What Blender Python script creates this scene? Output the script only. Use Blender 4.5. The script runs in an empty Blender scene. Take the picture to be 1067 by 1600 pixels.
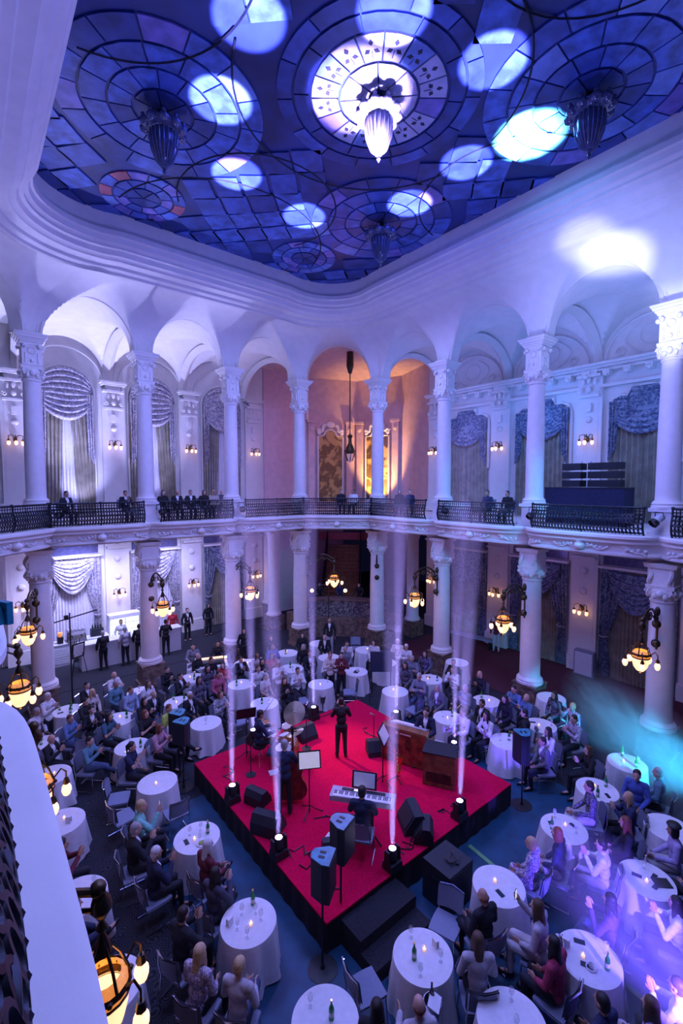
import bpy, bmesh, math, random
from mathutils import Vector, Matrix
from math import sin, cos, pi, sqrt, atan2, radians as R
random.seed(7)
SC = bpy.context.scene
COL = SC.collection
# ------------------------------------------------------------------ camera
CAM_F, CAM_PITCH, CAM_YAW, EYE = 719.7, .0598, .6847, 7.7
cam = bpy.data.cameras.new('camera'); camo = bpy.data.objects.new('camera', cam); COL.objects.link(camo)
cam.sensor_fit = 'VERTICAL'; cam.sensor_height = 36.0; cam.lens = CAM_F / 1600 * 36.0
cam.clip_start = .03; cam.clip_end = 200
camo.location = (0, 0, EYE); camo.rotation_euler = (pi / 2 - CAM_PITCH, 0, -CAM_YAW)
SC.camera = camo
# ------------------------------------------------------------------ view, world
SC.view_settings.view_transform = 'Standard'; SC.view_settings.look = 'None'
SC.view_settings.gamma = 1; SC.view_settings.use_curve_mapping = False
SC.view_settings.exposure = 0.0
W = bpy.data.worlds.new('night'); SC.world = W; W.use_nodes = True
W.node_tree.nodes['Background'].inputs[0].default_value = (.02, .02, .09, 1)
W.node_tree.nodes['Background'].inputs[1].default_value = .12
cy = SC.cycles
cy.use_denoising = True; cy.max_bounces = 5; cy.diffuse_bounces = 3; cy.glossy_bounces = 2
cy.transmission_bounces = 3; cy.transparent_max_bounces = 12; cy.volume_bounces = 0
cy.volume_step_rate = 2.0; cy.volume_max_steps = 96
cy.sample_clamp_indirect = 4; cy.caustics_reflective = False; cy.caustics_refractive = False
# ------------------------------------------------------------------ lights
def light(kind, name, loc, col, power, target=None, size=.2, spot=40, blend=.4, size_y=None):
    l = bpy.data.lights.new(name, kind); o = bpy.data.objects.new(name, l); COL.objects.link(o)
    o.location = loc; l.color = col; l.energy = power
    if kind == 'AREA':
        l.size = size
        if size_y: l.shape = 'RECTANGLE'; l.size_y = size_y
    else: l.shadow_soft_size = size
    if kind == 'SPOT': l.spot_size = R(spot); l.spot_blend = blend
    if target is not None:
        o.rotation_euler = (Vector(target) - Vector(loc)).to_track_quat('-Z', 'Y').to_euler()
    return o
VIOLET = (.19, .22, 1.0); BLUE = (.10, .20, 1.0); COOL = (.42, .43, 1.0)
def beam(name, src, dst, col, power, size=.13, spread=6.5):
    l = bpy.data.lights.new(name, 'AREA'); o = bpy.data.objects.new(name, l); COL.objects.link(o)
    l.shape = 'DISK'; l.size = size; l.spread = R(spread); l.color = col; l.energy = power; o.location = src
    o.rotation_euler = (Vector(dst) - Vector(src)).to_track_quat('-Z', 'Y').to_euler(); return o
# wash of violet light over the floor, from unseen lamps added at cornice level
for (x, y) in ((3.4, 3.2), (10.8, 3.2), (3.4, 12.6), (10.8, 12.6)):
    light('AREA', 'violet_wash', (x, y, 14.3), (.33, .37, 1.0), 330, (x + (7.06 - x) * .1, y + (8 - y) * .1, 0), 1.6)
# the upper walls, coves and columns: unseen soft violet fill lamps added in mid-air
for (x, y, c, p) in ((4.2, 4.6, VIOLET, 330), (9.9, 4.6, VIOLET, 400), (4.2, 11.6, VIOLET, 360), (9.9, 11.6, VIOLET, 360)):
    light('POINT', 'violet_fill', (x, y, 9.8), c, p, size=.8)
# white uplights standing on the gallery floor behind the columns (bays over the bar)
for (x, p) in ((3.5, 3000), (7.0, 1800), (-.6, 1500)):
    light('SPOT', 'gallery_uplight', (x, 22.2, 6.5), COOL, p, (x + .1, 21.2, 13.4), .15, 95, .8)
light('SPOT', 'gallery_curtain_light', (4.0, 22.2, 6.5), COOL, 520, (4.1, 23.7, 8.4), .1, 70, .9)
light('SPOT', 'gallery_curtain_light', (7.4, 22.2, 6.5), COOL, 260, (7.3, 23.7, 9.2), .1, 70, .9)
# the bar bays on the ground floor: cool light washing the curtains and the fridge side
for (x, p) in ((3.6, 1100), (7.2, 560), (-.6, 150)):
    light('SPOT', 'bar_curtain_light', (x, 21.6, 5.3), COOL, p, (x + .1, 23.7, 2.4), .3, 100, .8)
light('AREA', 'bar_downlight', (4.6, 20.6, 5.5), (.45, .45, 1.0), 260, (4.6, 20.6, 0), 1.6)  # area lamps added to stand in for the bar's spill on the floor
light('AREA', 'bar_downlight', (8.6, 21.2, 5.5), (.40, .42, 1.0), 110, (8.6, 21.2, 0), 1.2)
# niche with paintings: warm picture lights
light('SPOT', 'picture_light', (19.3, 20.7, 6.5), (1, .50, .16), 2600, (20.4, 21.0, 9.0), .1, 90, .8)
light('POINT', 'niche_lamp', (16.9, 20.9, 11.2), (1, .34, .40), 34, size=.5)
# followspots that burn out the near right arch and its capital
light('SPOT', 'followspot', (8.2, 5.0, 7.6), (.80, .84, 1.0), 5200, (14.7, 5.55, 14.2), .12, 15, 1.0)
light('SPOT', 'followspot', (8.2, 5.2, 7.6), (.80, .82, 1.0), 2600, (14.0, 6.0, 14.9), .12, 13, 1.0)
light('SPOT', 'followspot', (8.2, 3.4, 8.2), (.60, .62, 1.0), 3200, (14.8, 4.15, 11.9), .1, 16, 1.0)
light('SPOT', 'followspot_spill', (8.2, 4.6, 8.0), (.28, .38, 1.0), 2400, (14.7, 5.6, 13.6), .3, 48, 1.0)
# right gallery: teal-violet
light('POINT', 'gallery_blue', (17.6, 9.6, 10.6), (.06, .26, 1.0), 135, size=.6)
light('POINT', 'gallery_blue', (17.6, 4.4, 10.6), (.08, .28, 1.0), 135, size=.6)
light('POINT', 'gallery_blue', (17.3, 13.6, 10.6), (.16, .24, 1.0), 100, size=.6)
# under the right gallery, ground floor
light('POINT', 'aisle_blue', (17.2, 9.9, 4.6), (.26, .16, .9), 26, size=.4)
light('POINT', 'aisle_blue', (17.2, 5.2, 4.6), (.16, .20, 1.0), 26, size=.4)
light('POINT', 'aisle_violet', (15.6, 20.4, 5.0), (.36, .20, .95), 60, size=.5)
light('POINT', 'aisle_violet', (10.4, 21.2, 5.0), (.32, .20, 1.0), 42, size=.5)
light('POINT', 'aisle_violet', (.6, 20.6, 5.0), (.36, .28, 1.0), 60, size=.5)
# white stage light from the gallery cans onto the red carpet
light('SPOT', 'stage_light', (7.1, 17.1, 6.7), (1, .50, .62), 3600, (7.7, 9.2, .6), .15, 19, 1.0)
light('SPOT', 'stage_light', (13.9, 8.0, 6.7), (1, .45, .62), 500, (7.2, 8.8, .6), .15, 28, .9)
light('POINT', 'stage_bounce_fill', (7.1, 8.6, 4.4), (.80, .34, 1.0), 80, size=.7)  # added point lamp standing in for bounce off the lit stage
# teal and blue beams sweeping the right-hand aisle
light('SPOT', 'teal_beam', (10.7, .7, 2.2), (.04, .50, 1.0), 7000, (14.4, 5.6, .3), .10, 30, 1.0)
light('SPOT', 'blue_beam', (5.7, .1, 1.9), (.13, .08, 1.0), 6500, (9.2, 4.3, .3), .10, 34, .8)
light('SPOT', 'teal_ledge', (11.0, 2.0, 9.0), (.05, .48, 1.0), 1500, (14.2, 9.2, 6.3), .2, 46, .9)

# ------------------------------------------------------------------ materials
MATS = {}
def nt(name):
    m = bpy.data.materials.new(name); m.use_nodes = True; MATS[name] = m
    return m, m.node_tree, m.node_tree.nodes['Principled BSDF']
def mat(name, col, rough=.6, metal=0., var=.12, scale=9., bump=0., bscale=40., emit=None, estr=0., col2=None, spec=None, coat=0., alpha=None, trans=0.):
    if name in MATS: return MATS[name]
    m, t, b = nt(name)
    tc = t.nodes.new('ShaderNodeTexCoord'); n = t.nodes.new('ShaderNodeTexNoise')
    n.inputs['Scale'].default_value = scale; n.inputs['Detail'].default_value = 3
    t.links.new(tc.outputs['Object'], n.inputs['Vector'])
    cr = t.nodes.new('ShaderNodeValToRGB')
    c2 = col2 or tuple(c * (1 - var) for c in col); c1 = col if col2 else tuple(min(1, c * (1 + var)) for c in col)
    cr.color_ramp.elements[0].position = .35; cr.color_ramp.elements[1].position = .65
    cr.color_ramp.elements[0].color = (*c2[:3], 1); cr.color_ramp.elements[1].color = (*c1[:3], 1)
    t.links.new(n.outputs['Fac'], cr.inputs['Fac']); t.links.new(cr.outputs['Color'], b.inputs['Base Color'])
    b.inputs['Roughness'].default_value = rough; b.inputs['Metallic'].default_value = metal
    if spec is not None: b.inputs['Specular IOR Level'].default_value = spec
    if coat: b.inputs['Coat Weight'].default_value = coat
    if trans: b.inputs['Transmission Weight'].default_value = trans
    if alpha is not None: b.inputs['Alpha'].default_value = alpha
    if bump:
        n2 = t.nodes.new('ShaderNodeTexNoise'); n2.inputs['Scale'].default_value = bscale; n2.inputs['Detail'].default_value = 4
        bp = t.nodes.new('ShaderNodeBump'); bp.inputs['Strength'].default_value = bump; bp.inputs['Distance'].default_value = .02
        t.links.new(tc.outputs['Object'], n2.inputs['Vector']); t.links.new(n2.outputs['Fac'], bp.inputs['Height'])
        t.links.new(bp.outputs['Normal'], b.inputs['Normal'])
    if emit:
        b.inputs['Emission Color'].default_value = (*emit, 1); b.inputs['Emission Strength'].default_value = estr
        m.cycles.emission_sampling = 'NONE'
    return m
M = {}
M['plaster'] = mat('plaster', (.80, .77, .72), .75, var=.03, scale=3, bump=.05, bscale=60)
M['stucco'] = mat('stucco_ornament', (.82, .79, .74), .7, var=.04, scale=12)
M['column'] = mat('column_paint', (.80, .76, .74), .55, var=.03, scale=5)
M['niche'] = mat('niche_plaster', (.62, .46, .46), .8, var=.08, scale=2.5, bump=.06, bscale=30)
M['panel_pink'] = mat('pink_plaster', (.68, .46, .50), .8, var=.06, scale=3)
M['marble'] = mat('brown_marble', (.30, .20, .15), .35, var=.5, scale=6, col2=(.10, .07, .06))
M['iron'] = mat('wrought_iron', (.02, .022, .03), .45, .6, var=.3)
M['bronze'] = mat('patinated_bronze', (.14, .085, .035), .38, .85, var=.4, scale=18, col2=(.05, .055, .045))
M['amber'] = mat('amber_glass', (1, .72, .38), .3, var=.05, emit=(1, .52, .28), estr=1.6)
M['bulb'] = mat('frosted_bulb', (1, .8, .5), .3, var=.05, emit=(1, .55, .32), estr=1.9)
M['ambrim'] = mat('amber_rim_glass', (1, .55, .16), .3, var=.4, scale=14, emit=(1, .30, .05), estr=.7)
M['flame'] = mat('candle_flame', (1, .7, .3), .5, emit=(1, .55, .22), estr=3.5)
M['candle'] = mat('candle_wax', (.95, .85, .7), .5, emit=(1, .55, .25), estr=.8)
M['cloth'] = mat('white_tablecloth', (.83, .82, .82), .85, var=.04, scale=14, bump=.08, bscale=90)
M['glass'] = mat('drinking_glass', (.9, .92, .95), .05, var=.02, trans=.0, alpha=.35, spec=.8)
M['greenglass'] = mat('green_bottle_glass', (.02, .30, .06), .12, var=.2, spec=.8)
M['brownglass'] = mat('dark_bottle_glass', (.02, .03, .02), .15, var=.2, spec=.8)
M['label'] = mat('paper_label', (.75, .74, .66), .7, var=.1, scale=60)
M['paper'] = mat('white_paper', (.85, .85, .86), .8, var=.03)
M['black'] = mat('black_plastic', (.012, .013, .016), .5, var=.3)
M['blackcloth'] = mat('black_stage_skirt', (.012, .012, .018), .9, var=.4, scale=30)
M['speaker'] = mat('speaker_cabinet', (.014, .017, .026), .6, var=.2, scale=60)
M['grille'] = mat('speaker_grille', (.02, .025, .035), .5, .4, var=.5, scale=220)
M['chrome'] = mat('chrome', (.75, .76, .8), .18, 1.0, var=.05)
M['steel'] = mat('brushed_steel', (.45, .46, .5), .35, .9, var=.1)
M['seat'] = mat('chair_fabric', (.24, .27, .36), .85, var=.1, scale=60, bump=.05, bscale=200)
M['brass'] = mat('brass', (.85, .55, .16), .25, 1.0, var=.15)
M['cymbal'] = mat('cymbal_bronze', (.80, .70, .50), .22, 1.0, var=.1, scale=40)
M['drumskin'] = mat('drum_skin', (.82, .80, .76), .6, var=.04)
M['drumshell'] = mat('drum_shell', (.55, .27, .08), .3, var=.25, scale=8, coat=.5)
M['basswood'] = mat('bass_wood', (.16, .045, .02), .3, var=.5, scale=7, coat=.6)
M['wood'] = mat('dark_wood', (.20, .085, .04), .4, var=.35, scale=6)
M['screen'] = mat('lit_screen', (.6, .6, .65), .4, emit=(.75, .80, 1.0), estr=1.1)
M['sheet'] = mat('sheet_music', (.9, .9, .88), .8, var=.02)
M['keys'] = mat('piano_keys', (.85, .85, .85), .35, var=.02)
M['silver'] = mat('silver_keyboard_case', (.42, .44, .50), .4, .3, var=.08)
M['lens'] = mat('moving_head_lens', (.9, .9, 1), .1, emit=(.62, .52, 1.0), estr=30.)
M['fridge'] = mat('fridge_light', (.9, .95, .95), .4, emit=(.86, .96, .82), estr=1.5)
M['white'] = mat('white_laminate', (.78, .78, .80), .5, var=.03)
M['redcarpet'] = mat('red_stage_carpet', (.66, .002, .055), .95, var=.12, scale=26, bump=.15, bscale=160, spec=.1)
M['purse'] = mat('maroon_leather', (.45, .05, .09), .4, var=.2)
M['bulbshade'] = mat('crystal', (.06, .08, .16), .10, var=.05, spec=.9)  # dark crystal: unlit look of the side chandeliers put into the colour
M['crystalrod'] = mat('crystal_rods', (.12, .15, .28), .12, var=.1, spec=.9)
M['lead'] = mat('lead_came', (.012, .016, .03), .5, .3, var=.3)
M['shadewarm'] = mat('warm_led', (1, .7, .3), .4, emit=(1, .55, .2), estr=10)
M['green'] = mat('green_led', (.2, 1, .3), .4, emit=(.2, 1, .35), estr=3)
M['leaves'] = mat('painted_leaf', (.012, .016, .05), .6, var=.3)
M['olive'] = mat('olive_curtain', (.30, .27, .20), .9, var=.2, scale=3)
M['sheer'] = mat('sheer_curtain', (.78, .76, .80), .9, var=.05)
M['greyblue'] = mat('fixture_paint', (.62, .64, .68), .4, .1, var=.06)
M['teal'] = mat('teal_lacquer', (.03, .26, .36), .35, var=.2)
def carpet():
    m, t, b = nt('swirl_carpet')
    tc = t.nodes.new('ShaderNodeTexCoord')
    vo = t.nodes.new('ShaderNodeTexVoronoi'); vo.inputs['Scale'].default_value = 4.6
    nz = t.nodes.new('ShaderNodeTexNoise'); nz.inputs['Scale'].default_value = 3.0
    t.links.new(tc.outputs['Object'], vo.inputs['Vector']); t.links.new(tc.outputs['Object'], nz.inputs['Vector'])
    mu = t.nodes.new('ShaderNodeMath'); mu.operation = 'MULTIPLY'; mu.inputs[1].default_value = 46
    t.links.new(vo.outputs['Distance'], mu.inputs[0])
    # spiral: add the angle around the cell centre
    vs = t.nodes.new('ShaderNodeVectorMath'); vs.operation = 'SCALE'; vs.inputs['Scale'].default_value = 4.6
    t.links.new(tc.outputs['Object'], vs.inputs[0])
    vd = t.nodes.new('ShaderNodeVectorMath'); vd.operation = 'SUBTRACT'
    vp = t.nodes.new('ShaderNodeVectorMath'); vp.operation = 'SCALE'; vp.inputs['Scale'].default_value = 4.6
    t.links.new(vo.outputs['Position'], vp.inputs[0])
    t.links.new(vs.outputs[0], vd.inputs[0]); t.links.new(vp.outputs[0], vd.inputs[1])
    sx = t.nodes.new('ShaderNodeSeparateXYZ'); t.links.new(vd.outputs[0], sx.inputs[0])
    at = t.nodes.new('ShaderNodeMath'); at.operation = 'ARCTAN2'
    t.links.new(sx.outputs[1], at.inputs[0]); t.links.new(sx.outputs[0], at.inputs[1])
    ad = t.nodes.new('ShaderNodeMath'); ad.operation = 'ADD'
    t.links.new(mu.outputs[0], ad.inputs[0]); t.links.new(at.outputs[0], ad.inputs[1])
    sn = t.nodes.new('ShaderNodeMath'); sn.operation = 'SINE'; t.links.new(ad.outputs[0], sn.inputs[0])
    cr = t.nodes.new('ShaderNodeValToRGB')
    cr.color_ramp.elements[0].position = .30; cr.color_ramp.elements[0].color = (.008, .009, .015, 1)
    cr.color_ramp.elements[1].position = .62; cr.color_ramp.elements[1].color = (.050, .054, .072, 1)
    ma = t.nodes.new('ShaderNodeMapRange'); ma.inputs[1].default_value = -1; ma.inputs[2].default_value = 1
    t.links.new(sn.outputs[0], ma.inputs[0]); t.links.new(ma.outputs[0], cr.inputs['Fac'])
    mx = t.nodes.new('ShaderNodeMixRGB'); mx.blend_type = 'MULTIPLY'; mx.inputs[0].default_value = .5
    t.links.new(cr.outputs[0], mx.inputs[1]); t.links.new(nz.outputs['Fac'], mx.inputs[2])
    t.links.new(mx.outputs[0], b.inputs['Base Color']); b.inputs['Roughness'].default_value = .95
    return m
M['carpet'] = carpet()
M['dance'] = mat('dance_floor', (.006, .060, .125), .55, var=.25, scale=2.5, bump=.03, bscale=30)
M['floorline'] = mat('floor_joint', (.012, .012, .018), .7)
M['aisle'] = mat('aisle_carpet', (.09, .02, .03), .95, var=.35, scale=20)
def floral(name, c1, c2, scale=7.):
    m, t, b = nt(name)
    tc = t.nodes.new('ShaderNodeTexCoord'); n = t.nodes.new('ShaderNodeTexNoise'); n.inputs['Scale'].default_value = scale
    n.inputs['Detail'].default_value = 5; n.inputs['Distortion'].default_value = 1.6
    t.links.new(tc.outputs['Object'], n.inputs['Vector'])
    cr = t.nodes.new('ShaderNodeValToRGB'); e = cr.color_ramp.elements
    e[0].position = .46; e[0].color = (*c1, 1); e[1].position = .54; e[1].color = (*c2, 1)
    t.links.new(n.outputs['Fac'], cr.inputs['Fac']); t.links.new(cr.outputs[0], b.inputs['Base Color'])
    b.inputs['Roughness'].default_value = .8
    return m
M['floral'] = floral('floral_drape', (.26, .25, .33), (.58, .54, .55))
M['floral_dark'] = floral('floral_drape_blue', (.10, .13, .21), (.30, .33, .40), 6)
M['painting'] = floral('old_painting', (.20, .12, .05), (.55, .36, .14), 1.2)
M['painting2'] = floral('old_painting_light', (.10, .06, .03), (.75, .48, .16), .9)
M['floraldress'] = floral('flower_print', (.18, .14, .26), (.62, .55, .62), 26)
M['spotdress'] = floral('spotted_print', (.03, .03, .05), (.70, .70, .72), 34)
M['darkprint'] = floral('dark_print', (.02, .02, .04), (.22, .20, .26), 30)
def volmat(name, dens, noise=0, nscale=1.2, lo=.35, hi=.7, aniso=.0, zfade=None):
    m = bpy.data.materials.new(name); m.use_nodes = True; t = m.node_tree; t.nodes.clear(); MATS[name] = m
    out = t.nodes.new('ShaderNodeOutputMaterial'); v = t.nodes.new('ShaderNodeVolumeScatter')
    v.inputs['Density'].default_value = dens; v.inputs['Anisotropy'].default_value = aniso; v.inputs['Color'].default_value = (1, 1, 1, 1)
    t.links.new(v.outputs[0], out.inputs['Volume'])
    if zfade:
        tc = t.nodes.new('ShaderNodeTexCoord'); sx = t.nodes.new('ShaderNodeSeparateXYZ'); t.links.new(tc.outputs['Object'], sx.inputs[0])
        ma = t.nodes.new('ShaderNodeMapRange'); ma.inputs[1].default_value = 0; ma.inputs[2].default_value = zfade; ma.inputs[3].default_value = dens; ma.inputs[4].default_value = 0
        t.links.new(sx.outputs[2], ma.inputs[0]); t.links.new(ma.outputs[0], v.inputs['Density'])
    if noise:
        tc = t.nodes.new('ShaderNodeTexCoord'); n = t.nodes.new('ShaderNodeTexNoise'); n.inputs['Scale'].default_value = nscale
        n.inputs['Detail'].default_value = 3; n.inputs['Distortion'].default_value = 1.4
        t.links.new(tc.outputs['Object'], n.inputs['Vector'])
        # soft ellipsoid falloff so the puff has no hard edge
        gr = t.nodes.new('ShaderNodeTexGradient'); gr.gradient_type = 'SPHERICAL'
        t.links.new(tc.outputs['Object'], gr.inputs['Vector'])
        ma = t.nodes.new('ShaderNodeMapRange'); ma.inputs[1].default_value = lo; ma.inputs[2].default_value = hi
        t.links.new(n.outputs['Fac'], ma.inputs[0])
        mu = t.nodes.new('ShaderNodeMath'); mu.operation = 'MULTIPLY'
        t.links.new(ma.outputs[0], mu.inputs[0]); t.links.new(gr.outputs['Fac'], mu.inputs[1])
        m2 = t.nodes.new('ShaderNodeMath'); m2.operation = 'MULTIPLY'; m2.inputs[1].default_value = dens
        t.links.new(mu.outputs[0], m2.inputs[0]); t.links.new(m2.outputs[0], v.inputs['Density'])
    return m
# ------------------------------------------------------------------ mesh helpers
class MB:
    def __init__(s): s.v = []; s.f = []; s.m = []; s.cur = 0
    def add(s, vs, fs):
        o = len(s.v); s.v.extend([tuple(p) for p in vs]); s.f.extend([tuple(i + o for i in f) for f in fs]); s.m.extend([s.cur] * len(fs))
        return s
    def box(s, c, d, rz=0, top=1., rx=0):
        x, y, z = d[0] / 2, d[1] / 2, d[2] / 2; vs = []
        for k, (sx, sy, sz) in enumerate(((-1, -1, -1), (1, -1, -1), (1, 1, -1), (-1, 1, -1), (-1, -1, 1), (1, -1, 1), (1, 1, 1), (-1, 1, 1))):
            f = top if sz > 0 else 1
            p = Vector((sx * x * f, sy * y * f, sz * z))
            if rx: p.rotate(Matrix.Rotation(rx, 3, 'X'))
            if rz: p.rotate(Matrix.Rotation(rz, 3, 'Z'))
            vs.append(p + Vector(c))
        return s.add(vs, ((0, 3, 2, 1), (4, 5, 6, 7), (0, 1, 5, 4), (1, 2, 6, 5), (2, 3, 7, 6), (3, 0, 4, 7)))
    def lathe(s, prof, n=16, c=(0, 0, 0), ax=None, a0=0, a1=2 * pi, cap=True, sx=1., sy=1.):
        full = abs(a1 - a0 - 2 * pi) < 1e-6; k = n if full else n + 1; vs = []; q = None
        if ax is not None: q = Vector(ax).to_track_quat('Z', 'Y')
        for (r, z) in prof:
            for i in range(k):
                a = a0 + (a1 - a0) * i / n; p = Vector((r * cos(a) * sx, r * sin(a) * sy, z))
                if q: p.rotate(q)
                vs.append(p + Vector(c))
        fs = []
        for j in range(len(prof) - 1):
            for i in range(n if not full else n):
                i2 = (i + 1) % k if full else i + 1
                fs.append((j * k + i, j * k + i2, (j + 1) * k + i2, (j + 1) * k + i))
        if cap and full:
            if prof[0][0] > 1e-5: fs.append(tuple(range(k - 1, -1, -1)))
            if prof[-1][0] > 1e-5: fs.append(tuple((len(prof) - 1) * k + i for i in range(k)))
        return s.add(vs, fs)
    def cyl(s, a, b, r, r2=None, n=10):
        a, b = Vector(a), Vector(b); d = b - a
        return s.lathe([(r, 0), (r if r2 is None else r2, d.length)], n, a, d)
    def sph(s, c, r, n=10, m=6, sc=(1, 1, 1), rot=None):
        vs = []; fs = []
        for j in range(1, m):
            t = pi * j / m
            for i in range(n):
                a = 2 * pi * i / n; p = Vector((r * sin(t) * cos(a) * sc[0], r * sin(t) * sin(a) * sc[1], r * cos(t) * sc[2]))
                if rot: p.rotate(rot)
                vs.append(p + Vector(c))
        tp = Vector((0, 0, r * sc[2])); bt = Vector((0, 0, -r * sc[2]))
        if rot: tp.rotate(rot); bt.rotate(rot)
        vs += [tp + Vector(c), bt + Vector(c)]; T = len(vs) - 2
        for j in range(m - 2):
            for i in range(n): fs.append((j * n + i, (j + 1) * n + i, (j + 1) * n + (i + 1) % n, j * n + (i + 1) % n))
        for i in range(n):
            fs.append((T, i, (i + 1) % n)); fs.append((T + 1, (m - 2) * n + (i + 1) % n, (m - 2) * n + i))
        return s.add(vs, fs)
    def tube(s, pts, r, n=6, closed=False, rs=None):
        pts = [Vector(p) for p in pts]; L = len(pts); vs = []; up = Vector((0, 0, 1)); fs = []
        prev = None
        for i, p in enumerate(pts):
            d = (pts[(i + 1) % L] - pts[i - 1]) if closed else (pts[min(i + 1, L - 1)] - pts[max(i - 1, 0)])
            d.normalize()
            if prev is None:
                a = d.cross(up)
                if a.length < .05: a = d.cross(Vector((1, 0, 0)))
            else: a = prev - d * prev.dot(d)
            if a.length < 1e-6: a = d.orthogonal()
            a.normalize(); prev = a.copy(); b = d.cross(a); rr = rs[i] if rs else r
            for k in range(n):
                t = 2 * pi * k / n; vs.append(p + a * (cos(t) * rr) + b * (sin(t) * rr))
        for i in range(L if closed else L - 1):
            j = (i + 1) % L
            for k in range(n): fs.append((i * n + k, i * n + (k + 1) % n, j * n + (k + 1) % n, j * n + k))
        if not closed: fs += [tuple(range(n - 1, -1, -1)), tuple((L - 1) * n + k for k in range(n))]
        return s.add(vs, fs)
    def grid(s, fn, nu, nv):
        vs = [fn(i / nu, j / nv) for j in range(nv + 1) for i in range(nu + 1)]; w = nu + 1
        return s.add(vs, [(j * w + i, j * w + i + 1, (j + 1) * w + i + 1, (j + 1) * w + i) for j in range(nv) for i in range(nu)])
    def sweep(s, path, prof, closed=False, flip=False):
        """prof: list of (out, z) ; path: list of (point xy, normal xy outwards)"""
        k = len(prof); vs = [(p[0] + n[0] * o, p[1] + n[1] * o, z) for (p, n) in path for (o, z) in prof]; fs = []; L = len(path)
        for i in range(L if closed else L - 1):
            j = (i + 1) % L
            for q in range(k - 1):
                f = (i * k + q, j * k + q, j * k + q + 1, i * k + q + 1); fs.append(f[::-1] if flip else f)
        return s.add(vs, fs)
    def prism(s, pts, z0, z1):
        n = len(pts); vs = [(p[0], p[1], z0) for p in pts] + [(p[0], p[1], z1) for p in pts]
        return s.add(vs, [tuple(range(n - 1, -1, -1)), tuple(range(n, 2 * n))] + [(i, (i + 1) % n, n + (i + 1) % n, n + i) for i in range(n)])
    def plate(s, pts, q0, thick):
        """polygon given as 3D points, extruded along vector thick"""
        n = len(pts); t = Vector(thick); vs = [Vector(p) for p in pts] + [Vector(p) + t for p in pts]
        return s.add(vs, [tuple(range(n)), tuple(range(2 * n - 1, n - 1, -1))] + [(i, n + i, n + (i + 1) % n, (i + 1) % n) for i in range(n)])
    def xf(s, mtx, i0=0):
        s.v = s.v[:i0] + [tuple(mtx @ Vector(p)) for p in s.v[i0:]]; return s
    def mesh(s, name, smooth=True, ang=40):
        me = bpy.data.meshes.new(name); me.from_pydata(s.v, [], s.f)
        if any(s.m): me.polygons.foreach_set('material_index', s.m)
        if smooth:
            me.shade_smooth()
            try: me.set_sharp_from_angle(angle=R(ang))
            except Exception: pass
        me.update(); return me
    def build(s, name, m, parent=None, smooth=True, ang=40, fixn=False):
        me = s.mesh(name, smooth, ang)
        if fixn:
            bm = bmesh.new(); bm.from_mesh(me); bmesh.ops.recalc_face_normals(bm, faces=bm.faces); bm.to_mesh(me); bm.free()
        for q in (m if isinstance(m, (list, tuple)) else [m]): me.materials.append(q)
        return link(name, me, parent)
def link(name, me, parent=None):
    o = bpy.data.objects.new(name, me); COL.objects.link(o)
    if parent: o.parent = parent
    return o
def tag(o, label=None, cat=None, group=None, kind=None):
    if label: o['label'] = label
    if cat: o['category'] = cat
    if group: o['group'] = group
    if kind: o['kind'] = kind
    return o
def thing(name, label, cat, loc=(0, 0, 0), rz=0, group=None):
    o = bpy.data.objects.new(name, None); COL.objects.link(o); o.location = loc; o.rotation_euler = (0, 0, rz)
    o.empty_display_size = .1
    return tag(o, label, cat, group)
KIDS = {}
def dup(o, loc=None, rz=None, label=None, group=None, parent=None, rot=None):
    c = o.copy(); COL.objects.link(c); c.parent = parent
    if loc is not None: c.location = loc
    if rz is not None: c.rotation_euler = (0, 0, rz)
    if rot is not None: c.rotation_euler = rot
    if label: c['label'] = label
    if group: c['group'] = group
    if o.name not in KIDS: KIDS[o.name] = [x for x in COL.objects if x.parent == o]
    for k in KIDS[o.name]: dup(k, parent=c)
    return c
def setmat(o, m, i=0):
    o.material_slots[i].link = 'OBJECT'; o.material_slots[i].material = m
def arc(c, r, a0, a1, n, z=0):
    return [(c[0] + r * cos(a0 + (a1 - a0) * i / n), c[1] + r * sin(a0 + (a1 - a0) * i / n), z) for i in range(n + 1)]
# ================================================================== the hall
XN, XR, YB, YL = -.85, 14.97, -2.19, 18.18
SY = [.32, 4.15, 7.99, 11.83, 15.67]; SX = [1.82, 5.31, 8.80, 12.29]
YWALL, XWALL = 23.7, 19.6            # outer walls behind the galleries
PER = [((XN, y), 'n') for y in SY] + [((x, YL), 'l') for x in SX] + [((XR, y), 'r') for y in SY[::-1]] + [((x, YB), 'b') for x in SX[::-1]]
NIN = {'n': (1, 0), 'l': (0, -1), 'r': (-1, 0), 'b': (0, 1)}
def q_of(p, side):
    x, y = p
    if side in 'nr':
        yy = {.32: 2.4, 4.15: 4.3, 7.99: 7.99, 11.83: 11.65, 15.67: 13.55}[y]
        return Vector((1.65 if side == 'n' else 12.47, yy))
    xx = {1.82: 4.0, 5.31: 5.5, 8.80: 8.6, 12.29: 10.12}[x]
    return Vector((xx, 15.5 if side == 'l' else .5))
BAYS = []
for i in range(len(PER)):
    (a, sa), (b, sb) = PER[i], PER[(i + 1) % len(PER)]
    A, B = Vector(a), Vector(b); d = (B - A); L = d.length; d.normalize(); n = Vector((d.y, -d.x))
    c = Vector((7.06, 8)) - (A + B) / 2
    if n.dot(c) < 0: n = -n
    BAYS.append(dict(A=A, B=B, d=d, L=L, n=n, ch=sa != sb, sa=sa, sb=sb, QA=q_of(a, sa), QB=q_of(b, sb)))
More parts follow.
